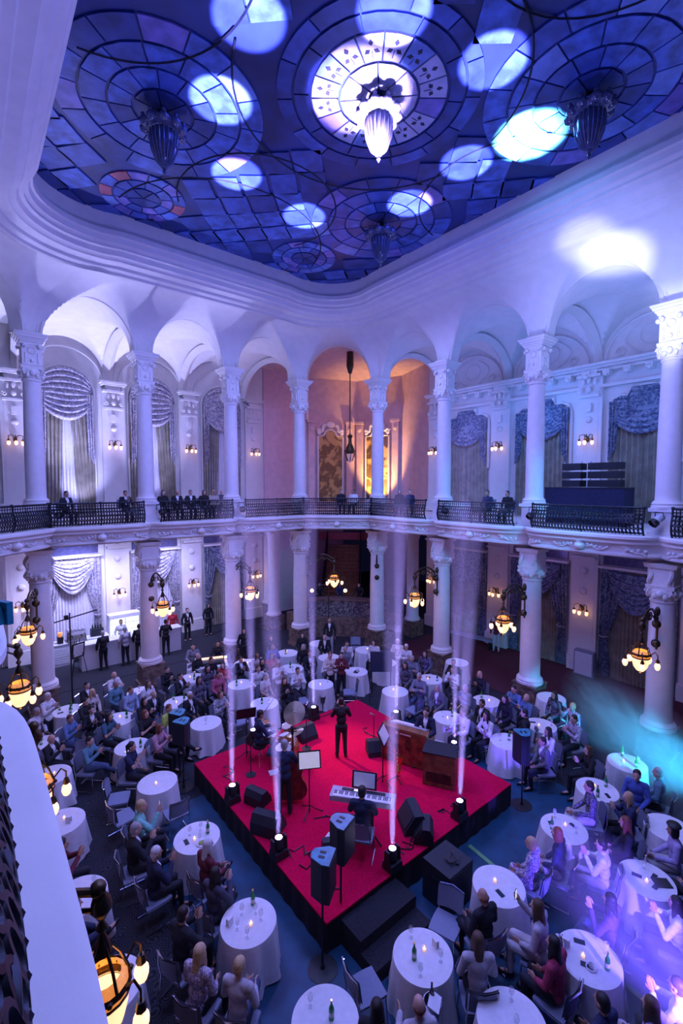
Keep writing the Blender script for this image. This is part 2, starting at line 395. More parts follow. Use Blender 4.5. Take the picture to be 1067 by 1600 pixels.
def qpt(b, t):
    p = b['QA'].lerp(b['QB'], t)
    if b['ch']:                       # round lobe in every corner of the cornice
        m = (b['QA'] + b['QB']) / 2; out = -b['n']; ch = (b['QB'] - b['QA']).length / 2; u = 2 * t - 1
        h = .62 * ch; rr = (ch * ch + h * h) / (2 * h); yy = sqrt(max(0, rr * rr - (u * ch) ** 2)) - (rr - h)
        p = p + out * yy
    return p
NB_ = len(BAYS)
for i, b in enumerate(BAYS):           # shared outward normals at the columns so neighbouring coves meet
    b['nA'] = (-(b['n'] + BAYS[i - 1]['n'])).normalized(); b['nB'] = (-(b['n'] + BAYS[(i + 1) % NB_]['n'])).normalized()
# cornice path with outward normals
cpath = []
for b in BAYS:
    N = 12 if b['ch'] else 6
    for i in range(N): cpath.append(qpt(b, i / N))
def normals(pts, closed=True):
    out = []
    for i, p in enumerate(pts):
        d = pts[(i + 1) % len(pts)] - pts[i - 1] if closed else pts[min(i + 1, len(pts) - 1)] - pts[max(i - 1, 0)]
        n = Vector((d.y, -d.x)).normalized()
        if n.dot(p - Vector((7.06, 8))) < 0: n = -n
        out.append((p, n))
    return out
CPN = normals(cpath)
def struct(o, label=None): return tag(o, label, None, None, 'structure')
CORNICE = [(.10, 15.95), (.10, 15.45), (.0, 15.40), (.0, 15.25), (.06, 15.22), (.10, 15.08), (.20, 15.02), (.20, 14.95), (.30, 14.92), (.36, 14.80), (.48, 14.76), (.52, 14.70), (.78, 14.66), (.82, 14.58), (.98, 14.54), (1.02, 14.47), (1.12, 14.45)]
struct(MB().sweep(CPN, CORNICE, True).build('trim_1', M['plaster'], fixn=False), 'white stepped plaster cornice framing the stained glass ceiling')
COVE_D, COVE_Z0, COVE_Z1 = 1.12, 12.5, 14.45
ARCH_IN = .34                        # half width of the springing block
mb = {k: MB() for k in 'nlrb'}; mbc = MB()
for b in BAYS:
    t_mb = mbc if b['ch'] else mb[b['sa']]
    half = b['L'] / 2; Rr = half - ARCH_IN; rise = 1.62 if not b['ch'] else 1.66
    def fn(u, v, b=b, half=half, Rr=Rr, rise=rise):
        th = v * pi / 2; s = (2 * u - 1) * half
        P = b['A'].lerp(b['B'], u); q = qpt(b, u)
        on = b['nA'].lerp(b['nB'], u).normalized()
        Q = q + on * COVE_D
        f = 1 - cos(th); zc = COVE_Z0 + (COVE_Z1 - COVE_Z0) * sin(th)
        p = P.lerp(Q, f); d = (p - P).length
        zl = 0
        if abs(s) < Rr: zl = 12.52 + sqrt(1 - (s / Rr) ** 2) * rise * (1 + .16 * min(d, 1.2)) 
        if abs(s) < Rr and zl > zc: zc = min(zl, COVE_Z1)
        return (p.x, p.y, zc)
    t_mb.grid(fn, 56, 22)
    # intrados of the arch and its moulding
    def rib(r, dd, z0=12.52, k=rise / Rr, b=b, n=26):
        mid = (b['A'] + b['B']) / 2; out = []
        for i in range(n + 1):
            a = pi * i / n; p = mid + b['d'] * (-cos(a) * r) + b['n'] * dd
            out.append(Vector((p.x, p.y, z0 + sin(a) * r * k)))
        return out
    a0, a1 = rib(Rr, .02), rib(Rr, -.42); n0 = len(a0)
    t_mb.add(a0 + a1, [(i, i + 1, n0 + i + 1, n0 + i) for i in range(n0 - 1)])
    for (r0, dd, rad) in ((Rr + .05, .03, .055), (Rr + .17, .015, .03)):
        t_mb.tube(rib(r0, dd), rad, 5)
    # gallery-side spandrel
    w0 = rib(Rr, -.42); top = [Vector((p.x, p.y, 14.9)) for p in w0]
    t_mb.add(w0 + top, [(i, i + 1, n0 + i + 1, n0 + i) for i in range(n0 - 1)])
for b in BAYS:
    t_mb = mbc if b['ch'] else mb[b['sa']]
    for P in (b['A'], b['B']):
        c = P - b['n'] * .30; t_mb.box((c.x, c.y, 13.72), (.66, .34, 2.4), atan2(b['d'].y, b['d'].x))
SIDE = {'n': 'near', 'l': 'left', 'r': 'right', 'b': 'back'}
for k in 'nlrb':
    struct(mb[k].build('wall_%s_arcade' % SIDE[k], M['plaster'], ang=28), 'white plaster arcade and cove above the %s' % {'l': 'bar-side columns', 'r': 'columns with the loudspeaker rack', 'n': 'photographer side', 'b': 'rear side'}[k])
struct(mbc.build('wall_corner_arcade', M['plaster'], ang=28), 'white plaster corner arches under the round lobes of the cornice')
# ------------------------------------------------------------------ columns
def column_mesh():
    d = {}
    m = MB().box((0, 0, .40), (.80, .80, .80)).box((0, 0, .06), (.90, .90, .12)).box((0, 0, .83), (.86, .86, .07)); d['plinth'] = (m, M['marble'])
    m = MB().lathe([(.44, .86), (.44, .93), (.41, .96), (.43, 1.0), (.40, 1.04), (.345, 1.09), (.335, 1.2), (.33, 3.0), (.30, 4.42), (.33, 4.45), (.33, 4.49), (.30, 4.52)], 24); d['lower_shaft'] = (m, M['column'])
    m = MB()
    def ionic(m, z0, r, w):
        m.lathe([(r, z0), (r * 1.12, z0 + .10), (r * 1.28, z0 + .22), (r * 1.2, z0 + .30)], 20)
        for a in range(4):
            an = a * pi / 2 + pi / 4; c = Vector((cos(an), sin(an), 0)); t = Vector((-sin(an), cos(an), 0))
            for s in (-1, 1):                # volute spirals on the four corners
                p0 = c * (w * .60) + t * (s * .05) + Vector((0, 0, z0 + .20))
                sp = [p0 + c * (.105 * (1 - .13 * k * .5) * cos(k * .8)) * 1.0 + Vector((0, 0, .105 * (1 - .13 * k * .5) * sin(k * .8))) for k in range(13)]
                m.tube(sp, .026, 5)
            m.sph(c * (w * .60) + Vector((0, 0, z0 + .20)), .055, 8, 6)
        for a in range(4):                   # leaf and egg under the abacus
            an = a * pi / 2; c = Vector((cos(an), sin(an), 0)); t = Vector((-sin(an), cos(an), 0))
            m.sph(c * (r * 1.18) + Vector((0, 0, z0 + .17)), .085, 8, 6, (1, 1, 1.2))
            for s in (-1, 1): m.sph(c * (r * 1.08) + t * (s * .13) + Vector((0, 0, z0 + .10)), .06, 6, 5, (1, 1, 1.5))
        m.box((0, 0, z0 + .35), (w * 1.08, w * 1.08, .10), top=1.06)
    ionic(m, 4.52, .31, .62); d['lower_capital'] = (m, M['stucco'])
    m = MB().box((0, 0, 5.16), (.62, .62, .50)).box((0, 0, 5.47), (.74, .74, .12), top=1.1)
    for s in (-1, 1):
        for t in (-1, 1):
            sp = [(s * (.33 + .05 * sin(k * .6)), t * .24 + .03 * cos(k * .6), 4.98 + k * .05) for k in range(10)]; m.tube(sp, .05, 5)
    d['impost_block'] = (m, M['stucco'])
    m = MB().box((0, 0, 6.62), (.60, .60, .72), top=.94).box((0, 0, 6.32), (.72, .72, .12)).box((0, 0, 7.00), (.70, .70, .10)); d['pedestal'] = (m, M['column'])
    m = MB().lathe([(.38, 7.05), (.38, 7.10), (.35, 7.13), (.37, 7.17), (.34, 7.21), (.295, 7.26), (.29, 7.4), (.285, 9.0), (.255, 11.0), (.285, 11.03), (.285, 11.07), (.26, 11.1)], 24); d['upper_shaft'] = (m, M['column'])
    m = MB(); ionic(m, 11.1, .27, .56); d['upper_capital'] = (m, M['stucco'])
    m = MB().box((0, 0, 11.85), (.54, .54, .66))
    for a in range(4):
        an = a * pi / 2; c = Vector((cos(an), sin(an), 0)); t = Vector((-sin(an), cos(an), 0))
        m.tube([c * .28 + t * (.10 * cos(k * pi / 5)) + Vector((0, 0, 11.98 + .10 * sin(k * pi / 5))) for k in range(10)], .022, 4, True)
        for s in (-1, 1):
            m.tube([c * .28 + t * (s * .17) + Vector((0, 0, z)) for z in (11.58, 11.75, 11.9)], .028, 5)
            m.sph(c * .33 + t * (s * .2) + Vector((0, 0, 12.12)), .07, 8, 6)
        m.sph(c * .29 + Vector((0, 0, 11.66)), .05, 8, 5, (1, 1, 1.3))
    m.box((0, 0, 12.20), (.58, .58, .10)); d['frieze_block'] = (m, M['stucco'])
    m = MB()
    for (z, w, h) in ((12.27, .64, .06), (12.33, .72, .06), (12.40, .82, .08), (12.47, .90, .06)): m.box((0, 0, z), (w, w, h), top=1.05)
    m.box((0, 0, 12.54), (.60, .50, .10)); d['abacus'] = (m, M['plaster'])
    return d
cm = column_mesh(); col0 = None
cl = {(1.82, YL): 'first column of the bar-side arcade, by the black light stand', (5.31, YL): 'bar-side column standing before the white bar counter', (8.80, YL): 'bar-side column behind the sound desk', (12.29, YL): 'corner column on the bar side of the staircase',
      (XR, 15.67): 'corner column on the red-aisle side of the staircase', (XR, 11.83): 'first column of the red-aisle arcade past the staircase corner', (XR, 7.99): 'column beside the loudspeaker rack platform', (XR, 4.15): 'column in the bright followspot with blown-out capital', (XR, .32): 'last column of the red-aisle arcade'}
for (p, s) in PER:
    if s == 'b' or (s == 'n' and p[1] < 1): continue
    lab = 'white stone ' + cl.get(p, 'column under the photographer balcony')
    rz = pi / 4 if False else 0
    if col0 is None:
        col0 = thing('column', lab, None, (p[0], p[1], 0), rz); col0['kind'] = 'structure'; col0['group'] = 'arcade columns'
        for k, (m, mm) in cm.items(): m.build(k, mm, col0)
    else: dup(col0, (p[0], p[1], 0), rz, lab)
# ------------------------------------------------------------------ balcony edge, rails
def ledge_o(t): return .50 + .55 * (1 - abs(t) ** 6)
def rail_o(t): return .26 + .53 * (1 - abs(t) ** 8)
LEDGE = [(-.75, 6.30), (.0, 6.30), (.05, 6.27), (.05, 6.20), (.0, 6.16), (-.05, 6.12), (-.05, 6.06), (-.14, 6.02), (-.20, 5.92), (-.22, 5.80), (-.17, 5.76), (-.17, 5.70), (-.24, 5.66), (-.50, 5.62), (-1.2, 5.60)]
IRON = None
def bay_path(b, fo, n=24, e=.0):
    out = []
    for i in range(n + 1):
        u = e + (1 - 2 * e) * i / n; t = 2 * u - 1; p = b['A'].lerp(b['B'], u) + b['n'] * fo(t); out.append(p)
    return out
def vis(b): return not (b['sa'] == 'b' or b['sb'] == 'b')
bn = 0
BAYNAME = {}
for bi, b in enumerate(BAYS):
    if not vis(b): continue
    bn += 1
    mid = (b['A'] + b['B']) / 2
    nm = {0: 'under the camera', 1: 'second along the near gallery', 2: 'third along the near gallery', 3: 'last along the near gallery', 4: 'in the corner between near gallery and bar side',
          5: 'over the coffee machine end of the bar', 6: 'over the bar fridge', 7: 'over the sound desk', 8: 'in front of the painted niche', 9: 'right of the painted niche', 10: 'between niche and loudspeaker rack', 11: 'in front of the loudspeaker rack', 12: 'past the loudspeaker rack'}[bi]
    BAYNAME[bi] = nm
    pts = bay_path(b, ledge_o); path = [(p, b['n']) for p in pts]
    o = MB().sweep(path, LEDGE).build('trim_%d' % (bn + 1), M['plaster'], fixn=False); struct(o, 'moulded white balcony edge ' + nm)
    # stucco cartouche and scrolls on the fascia
    m = MB()
    def onf(u, z, out=0.): 
        t = 2 * u - 1; p = b['A'].lerp(b['B'], u) + b['n'] * (ledge_o(t) - .2 + out); return Vector((p.x, p.y, z))
    m.sph(onf(.5, 5.90, .05), .16, 10, 8, (1, 1, .8)); m.sph(onf(.5, 6.02, .07), .08, 8, 6)
    for s in (-1, 1):
        m.tube([onf(.5 + s * (.05 + .022 * k + .008 * sin(k * 1.3)), 5.88 + .05 * sin(k * 1.1), .03) for k in range(8)], .035, 5)
        for k in range(4): m.sph(onf(.5 + s * (.06 + .03 * k), 5.95 - .02 * k, .04), .05, 6, 5)
        e = .5 + s * .43
        m.tube([onf(e - s * .02 * k, 5.74 + .035 * k + .03 * sin(k * 1.4), .02) for k in range(8)], .04, 5)
        for k in range(4): m.sph(onf(e - s * .035 * k, 5.86 + .02 * (k % 2), .03), .055, 6, 5)
    m.build('cartouche', M['stucco'], o)
    # wrought iron rail
    r = thing('railing', 'black wrought iron balcony railing ' + nm, 'railing', (0, 0, 0), 0, 'balcony railings')
    e = .085
    def rp(u, z, bul=0.):
        t = 2 * u - 1; p = b['A'].lerp(b['B'], u) + b['n'] * (rail_o(t) + bul); return Vector((p.x, p.y, z))
    def bulge(z): f = max(0, (z - 6.32) / .72); return .11 * sin(pi * min(1, f * 1.15) ** .8) if f < .87 else .03
    us = [e + (1 - 2 * e) * i / 28 for i in range(29)]
    MB().tube([rp(u, 7.06) for u in us], .035, 6).build('top_rail', M['iron'], r)
    mm = MB()
    for z in (6.36, 6.88): mm.tube([rp(u, z, bulge(z)) for u in us], .016, 4)
    mm.tube([rp(u, 6.97) for u in us], .012, 4)
    mm.build('cross_rail', M['iron'], r)
    iw = MB(); NB = 34; npan = 7
    for k in range(NB + 1):
        u = e + (1 - 2 * e) * k / NB
        iw.tube([rp(u, z, bulge(z)) for z in (6.32, 6.45, 6.6, 6.75, 6.88, 7.05)], .014, 4)
    for k in range(NB):
        u = e + (1 - 2 * e) * (k + .5) / NB; w = (1 - 2 * e) / NB * .5 * .88
        for (zc, h) in ((6.43, .06), (6.565, .06), (6.70, .06), (6.82, .05)):
            iw.tube([rp(u + w * cos(a), zc + h * sin(a), bulge(zc + h * sin(a)) + .01) for a in [q * pi / (4 if bi else 8) for q in range(8 if bi else 16)]], .017, 3 if bi else 6, True)
        iw.sph(rp(u, 6.63, bulge(6.63) + .01), .022, 5, 4)
    iw.build('ironwork', M['iron'], r)
    for u in (e, .5, 1 - e):
        MB().tube([rp(u, z, bulge(z)) for z in (6.30, 6.45, 6.6, 6.75, 6.88, 7.06)], .028, 6).sph(rp(u, 7.07), .05, 8, 6).build('post', M['iron'], r)
# near-camera bay: cast scrollwork on the bulging rail, seen from above
nr = [o for o in COL.objects if o.name.startswith('railing') and o.parent is None][0]; b = BAYS[0]
for k in range(9):
    y = .72 + k * .36; x0 = XN + rail_o((y - .32) / 3.83 * 2 - 1) + .075
    sp = [(x0 + .03 * sin(q * .5), y + (.13 - .006 * q) * cos(q * .55), 6.60 + (.15 - .007 * q) * sin(q * .55)) for q in range(18)]
    MB().tube(sp, .017, 7).sph(sp[-1], .03, 8, 6).sph((x0 + .01, y + .17, 6.52), .032, 8, 6, (.6, 1, 1.6)).build('scroll', M['iron'], nr)
# gallery floors
MB().box((7.5, 22.0, 5.95), (28, 7.6, .60)).build('floor_gallery_left', M['plaster'], smooth=False)
MB().box((18.0, 6.6, 5.949), (6.2, 23.3, .60)).build('floor_gallery_right', M['plaster'], smooth=False)
MB().box((-3.9, 6.6, 5.949), (6.2, 23.3, .60)).build('floor_gallery_near', M['plaster'], smooth=False)
MB().prism([(12.2, 18.25), (12.2, 18.0), (14.75, 15.6), (15.0, 15.6), (15.0, 18.25)], 5.651, 6.248).build('floor_gallery_corner', M['plaster'], smooth=False)
MB().prism([(-.9, 18.25), (-.9, 15.6), (-.6, 15.6), (1.9, 18.0), (1.9, 18.25)], 5.651, 6.248).build('floor_gallery_corner_near', M['plaster'], smooth=False)
for n in ('floor_gallery_left', 'floor_gallery_right', 'floor_gallery_near', 'floor_gallery_corner', 'floor_gallery_corner_near'): struct(bpy.data.objects[n], 'pale gallery floor slab')
# ------------------------------------------------------------------ ground floor
struct(MB().grid(lambda u, v: (-8 + 36 * u, -8 + 38 * v, 0), 4, 4).build('floor', M['carpet'], smooth=False), 'dark carpet with swirl pattern')
struct(MB().prism([(2.7, -2), (11.6, -2), (11.6, 10.75), (2.7, 10.75)], 0, .006).build('floor_dance', M['dance'], smooth=False), 'smooth grey-blue dance floor around the stage')
struct(MB().prism([(15.1, -4), (19.6, -4), (19.6, 15.2), (15.1, 15.2)], 0, .006).build('floor_aisle', M['aisle'], smooth=False), 'dark red aisle carpet under the right gallery')
fl = MB()
for (a, b) in (((2.7, -2), (2.7, 10.75)), ((2.7, 10.75), (11.6, 10.75)), ((11.6, -2), (11.6, 10.75)), ((-.4, 19.3), (12, 19.9)), ((15.1, -4), (15.1, 15.2))):
    A, B = Vector(a), Vector(b); d = (B - A).normalized(); n = Vector((-d.y, d.x)) * .035
    fl.prism([A + n, A - n, B - n, B + n], 0, .012)
struct(fl.build('trim_floor_joint', M['floorline'], smooth=False), 'dark joint strips in the floor')
tp = MB()
for (a, b) in (((8.05, 5.55), (7.95, 4.6)), ((7.62, 2.9), (7.55, 1.6))):
    A, B = Vector(a), Vector(b); n = Vector((.045, 0)); tp.prism([A + n, A - n, B - n, B + n], .006, .012)
for i, (a, b) in enumerate((((8.05, 5.55), (7.95, 4.6)), ((7.62, 2.9), (7.55, 1.6)))):
    A, B = Vector(a), Vector(b); n = Vector((.045, 0))
    tag(MB().prism([A + n, A - n, B - n, B + n], .006, .013).build('floor_tape', mat('green_tape', (.16, .38, .14), .6), smooth=False), 'green tape strip on the dance floor ' + ('beside the black subwoofer' if i == 0 else 'near the table with a cup'), 'tape')
# ------------------------------------------------------------------ outer walls
def wall_with_pilasters(): pass
struct(MB().box((6.5, YWALL + .15, 7.2), (20.4, .3, 15)).build('wall_left', M['plaster'], smooth=False), 'pale wall behind the bar-side gallery')
struct(MB().box((XWALL + .15, 6.0, 7.2), (.3, 21.0, 15)).build('wall_right', M['plaster'], smooth=False), 'pale wall behind the red-aisle gallery')
NICHE = [(16.6, 23.75), (19.7, 22.6), (20.7, 19.6), (19.6, 16.3)]
for k in range(3):
    a, b = Vector(NICHE[k]), Vector(NICHE[k + 1]); n = Vector((b.y - a.y, -(b.x - a.x))).normalized(); n = n if n.dot(Vector((1, 1))) > 0 else -n
    struct(MB().prism([a, b, b + n * .3, a + n * .3], 6.25, 15).build('wall_niche_%d' % (k + 1), M['niche'], smooth=False), 'warm plaster wall of the painted corner niche')
    struct(MB().prism([a + n * 2.6, b + n * 2.6, b + n * 2.9, a + n * 2.9], 0, 6.2).build('wall_stair_%d' % (k + 1), M['panel_pink'], smooth=False), 'dim wall behind the staircase')
# pink strip of the left wall next to the niche
struct(MB().box((15.0, YWALL - .03, 10.4), (3.0, .06, 8.2)).build('wall_left_pink', M['panel_pink'], smooth=False), 'pink plaster field beside the painted niche')
# ---- gallery vaults
def vault(name, c0, axis_s, axis_d, half, depth, mt, rise=1.75, z0=12.45):
    m = MB()
    def fn(u, v):
        s = (2 * u - 1) * half; d = depth * v
        b1 = sqrt(max(0, 1 - (s / (half - .12)) ** 2)) if abs(s) < half - .12 else 0
        q = (d - depth / 2) / (depth / 2); b2 = sqrt(max(0, 1 - q * q))
        z = z0 + rise * max(b1, b2 * .98)
        p = Vector(c0) + Vector(axis_s) * s + Vector(axis_d) * d
        return (p.x, p.y, z)
    m.grid(fn, 40, 28)
    for e in (-1, 1):
        pts = []
        for i in range(25):
            a = pi * i / 24; d = depth / 2 - cos(a) * depth / 2 * .985; p = Vector(c0) + Vector(axis_s) * (e * half * .985) + Vector(axis_d) * d
            pts.append((p.x, p.y, z0 + sin(a) * rise * .93))
        m.tube(pts, .20, 4); 
    return struct(m.build(name, mt, ang=30), 'groin vault over a gallery bay')
vi = 0
for x in [(SX[i] + SX[i + 1]) / 2 for i in range(3)] + []:
    vi += 1; vault('ceiling_vault_%d' % vi, (x, YL + .42), (1, 0), (0, 1), 1.745, YWALL - YL - .42, M['plaster'])
for y in [(SY[i] + SY[i + 1]) / 2 for i in range(4)]:
    vi += 1; vault('ceiling_vault_%d' % vi, (XR + .42, y), (0, 1), (1, 0), 1.92, XWALL - XR - .42, M['plaster'])
# shallow ceilings over the corner rooms
def cornerceil(name, poly, c, mt, lab):
    m = MB(); n = len(poly)
    for k in range(1, 9):
        pass
    vs = [(c[0], c[1], 14.75)]; fs = []
    for j in range(1, 7):
        f = j / 6
        for p in poly: vs.append((c[0] + (p[0] - c[0]) * f, c[1] + (p[1] - c[1]) * f, 14.25 + .5 * (1 - f * f)))
    for i in range(n): fs.append((0, 1 + i, 1 + (i + 1) % n))
    for j in range(5):
        for i in range(n): fs.append((1 + j * n + i, 1 + (j + 1) * n + i, 1 + (j + 1) * n + (i + 1) % n, 1 + j * n + (i + 1) % n))
    struct(m.add(vs, fs).build(name, mt, ang=30), lab)
cornerceil('ceiling_corner_niche', [(12.2, 18.62), (12.6, 18.5), (15.3, 15.95), (15.4, 15.6), (19.7, 15.6), (20.8, 19.6), (19.8, 22.8), (16.6, 23.9), (12.2, 23.9)], (16.4, 19.8), M['niche'], 'shallow ceiling over the painted corner niche')
cornerceil('ceiling_corner_near', [(1.9, 18.62), (1.5, 18.5), (-1.2, 15.95), (-1.3, 15.6), (-5, 15.6), (-5, 23.9), (1.9, 23.9)], (-1.6, 19.8), M['plaster'], 'shallow ceiling over the near corner')
# ---- pilasters on the outer walls
def pilaster(upper):
    d = {}
    if upper:
        m = MB().box((0, .09, 9.2), (.95, .18, 5.8)); m.box((0, .16, 9.0), (.70, .06, 5.0)); m.box((0, .14, 6.6), (1.05, .28, .6)); d['pilaster_shaft'] = (m, M['plaster'])
        m = MB().box((0, .2, 11.98), (.9, .34, .10)).box((0, .22, 12.28), (1.0, .4, .08)).box((0, .24, 12.37), (1.14, .46, .10)).box((0, .18, 11.2), (.80, .28, .10)).box((0, .18, 12.1), (.6, .30, .25))
        for s in (-1, 1):
            m.tube([(s * .33 + .10 * cos(k * .8) * (1 - .06 * k), .34, 11.40 + .10 * sin(k * .8) * (1 - .06 * k)) for k in range(12)], .03, 5)
            m.sph((s * .22, .3, 11.75), .07, 7, 5, (1, .35, 1.9)); m.sph((s * .3, .3, 12.15), .06, 7, 5, (1, .5, 1))
        m.sph((0, .30, 11.45), .10, 8, 6, (1, .4, 1.2)); m.sph((0, .30, 11.8), .075, 8, 6, (1, .4, 1.9)); d['capital'] = (m, M['stucco'])
        m = MB().box((0, .24, 10.75), (.20, .10, .34)); d['tablet'] = (m, M['stucco'])
        m = MB().lathe([(.14, 0), (.13, .05), (.08, .09), (0, .1)], 14, (0, .19, 10.28), (0, 1, 0)); d['medallion'] = (m, M['stucco'])
    else:
        m = MB().box((0, .09, 2.8), (1.05, .18, 5.6)); m.box((0, .16, 2.9), (.80, .06, 4.4)); m.box((0, .13, .3), (1.15, .26, .6)); d['pilaster_shaft'] = (m, M['plaster'])
        m = MB().box((0, .2, 4.75), (.95, .34, .10)).box((0, .22, 5.3), (1.1, .42, .12))
        for s in (-1, 1): m.tube([(s * .33 + .09 * cos(k * .8) * (1 - .06 * k), .34, 4.98 + .09 * sin(k * .8) * (1 - .06 * k)) for k in range(12)], .03, 5)
        m.sph((0, .3, 5.0), .12, 8, 6, (1, .6, 1)); d['capital'] = (m, M['stucco'])
        for k, z in enumerate((4.2, 3.35)):
            m = MB().lathe([(.15, 0), (.14, .05), (.09, .09), (0, .1)], 14, (0, .19, z), (0, 1, 0)); d['medallion' + ('', '_lower')[k]] = (m, M['stucco'])
    return d
PILX = [1.7, 5.48, 9.06, 12.75]; PILY = [4.3, 8.15, 12.1, 15.9]
for up in (True, False):
    src = None
    for (loc, rz, lab) in [((x, YWALL, 0), pi, 'white pilaster on the bar-side wall') for x in PILX] + [((XWALL, y, 0), pi / 2, 'white pilaster on the red-aisle wall') for y in PILY]:
        lab2 = lab + (' upstairs' if up else ' downstairs')
        if src is None:
            src = thing('pilaster', lab2, None, loc, rz, 'wall pilasters'); src['kind'] = 'structure'
            for k, (m, mm) in pilaster(up).items(): m.build(k, mm, src)
        else: dup(src, loc, rz, lab2)
# ---- right gallery entablature with consoles, lunette ornament
m = MB().box((XWALL - .10, 9.6, 11.55), (.2, 12.5, .12)).box((XWALL - .15, 9.6, 12.15), (.3, 12.5, .10)).box((XWALL - .22, 9.6, 12.25), (.44, 12.5, .08)).box((XWALL - .30, 9.6, 12.34), (.6, 12.5, .09))
trm = struct(m.build('trim_20', M['plaster'], smooth=False), 'entablature along the upper red-aisle wall')
cons = None
for k in range(17):
    y = 3.9 + k * .72
    mm = MB().box((XWALL - .2, y, 12.02), (.36, .22, .22), top=1.15).sph((XWALL - .36, y, 11.96), .10, 8, 6)
    mm.build('console', M['stucco'], trm)
for y in [(SY[i] + SY[i + 1]) / 2 for i in range(1, 4)]:
    mm = MB()
    mm.tube([(XWALL - .04, y + 1.6 * cos(a), 12.45 + 1.5 * sin(a)) for a in [pi * q / 24 for q in range(25)]], .05, 5)
    for s in (-1, 1):
        mm.tube([(XWALL - .03, y + s * (.35 + .55 * sin(k * .32)), 12.6 + .11 * k) for k in range(11)], .03, 4)
        mm.tube([(XWALL - .03, y + s * (1.05 + .2 * cos(k * .7) * (1 - .05 * k)), 12.75 + .2 * sin(k * .7) * (1 - .05 * k)) for k in range(13)], .028, 4)
    mm.tube([(XWALL - .03, y + .42 * cos(a), 13.2 + .35 * sin(a)) for a in [2 * pi * q / 16 for q in range(16)]], .025, 4, True)
    mm.build('lunette_stucco', M['stucco'], trm)
# ================================================================== stained glass ceiling
CZ = 15.95
def project(x, y, z):
    fw = Vector((sin(CAM_YAW) * cos(CAM_PITCH), cos(CAM_YAW) * cos(CAM_PITCH), -sin(CAM_PITCH))); r = Vector((cos(CAM_YAW), -sin(CAM_YAW), 0)); up = r.cross(fw)
    v = Vector((x, y, z - EYE)); d = v.dot(fw)
    return (533.5 + CAM_F * v.dot(r) / d, 800 - CAM_F * v.dot(up) / d, d) if d > .1 else None
PG = {'dk': mat('glass_deep_blue', (.022, .050, .22), .35, var=.35, scale=2.2), 'md': mat('glass_blue', (.045, .095, .36), .35, var=.3, scale=2.6), 'lt': mat('glass_pale_blue', (.14, .24, .56), .35, var=.2, scale=3),
      'vi': mat('glass_violet', (.17, .15, .46), .35, var=.25, scale=3), 'wh': mat('glass_opal', (.42, .43, .60), .35, var=.12, scale=3), 'or': mat('glass_rust', (.40, .10, .14), .35, var=.25, scale=3),
      'mi': mat('glass_mid', (.06, .13, .44), .35, var=.4, scale=3.5)}
base = MB().box((7.06, 8, CZ + .06), (15.2, 19, .1)).build('ceiling', mat('glass_field_dark', (.012, .032, .16), .4, var=.4, scale=.9), smooth=False)
struct(base, 'dark blue stained glass ceiling with rosettes and lead lines')
panes = []      # (polygon, colour)
RC = (7.15, 7.5)
DISC = [(RC, 2.2)]
def sector(c, r0, r1, a0, a1, g=.018):
    n = max(2, int((a1 - a0) * r1 / .28)); k0 = g / max(r0, .12); k1 = g / r1
    P = [(c[0] + (r1 - g) * cos(a0 + k1 + (a1 - a0 - 2 * k1) * i / n), c[1] + (r1 - g) * sin(a0 + k1 + (a1 - a0 - 2 * k1) * i / n)) for i in range(n + 1)]
    if r0 < .05: P.append((c[0] + .02 * cos((a0 + a1) / 2), c[1] + .02 * sin((a0 + a1) / 2)))
    else: P += [(c[0] + (r0 + g) * cos(a1 - k0 - (a1 - a0 - 2 * k0) * i / n), c[1] + (r0 + g) * sin(a1 - k0 - (a1 - a0 - 2 * k0) * i / n)) for i in range(n + 1)]
    return P
def ring(c, r0, r1, n, cols, off=0):
    for i in range(n):
        a = off + 2 * pi * i / n; panes.append((sector(c, r0, r1, a, a + 2 * pi / n), cols(i), c, r0))
ring(RC, .20, .84, 8, lambda i: 'wh'); ring(RC, .86, 1.45, 16, lambda i: ('wh', 'lt', 'lt', 'wh', 'vi')[i % 5] if i % 3 else 'wh', .1)
ring(RC, 1.48, 1.82, 10, lambda i: 'dk'); ring(RC, 1.84, 2.18, 14, lambda i: ('md', 'dk', 'dk')[i % 3], .2)
for (cx, cyy, sd) in ((3.72, 10.8, 1), (10.55, 4.6, 2), (10.5, 10.9, 3), (3.7, 4.4, 4)):
    c = (cx, cyy); DISC.append((c, 2.22)); rr = random.Random(sd)
    ring(c, 0, .62, 6, lambda i: 'dk'); ring(c, .64, 1.12, 12, lambda i: rr.choice(('dk', 'mi', 'md')), .1)
    ring(c, 1.14, 1.66, 13, lambda i: rr.choice(('mi', 'md', 'mi', 'lt' if sd == 2 else 'md')), .3); ring(c, 1.68, 2.20, 15, lambda i: rr.choice(('md', 'mi', 'lt', 'dk', 'vi')), .0)
for (cx, cyy, sd) in ((4.3, 14.28, 5), (9.9, 14.28, 6)):
    c = (cx, cyy); DISC.append((c, 1.18)); rr = random.Random(sd)
    ring(c, 0, .45, 5, lambda i: 'dk'); ring(c, .47, .80, 10, lambda i: rr.choice(('mi', 'vi', 'md')), .1); ring(c, .82, 1.16, 13, lambda i: rr.choice(('vi', 'mi', 'lt', 'or' if sd == 5 else 'md')), .2)
rr = random.Random(11); S = .80
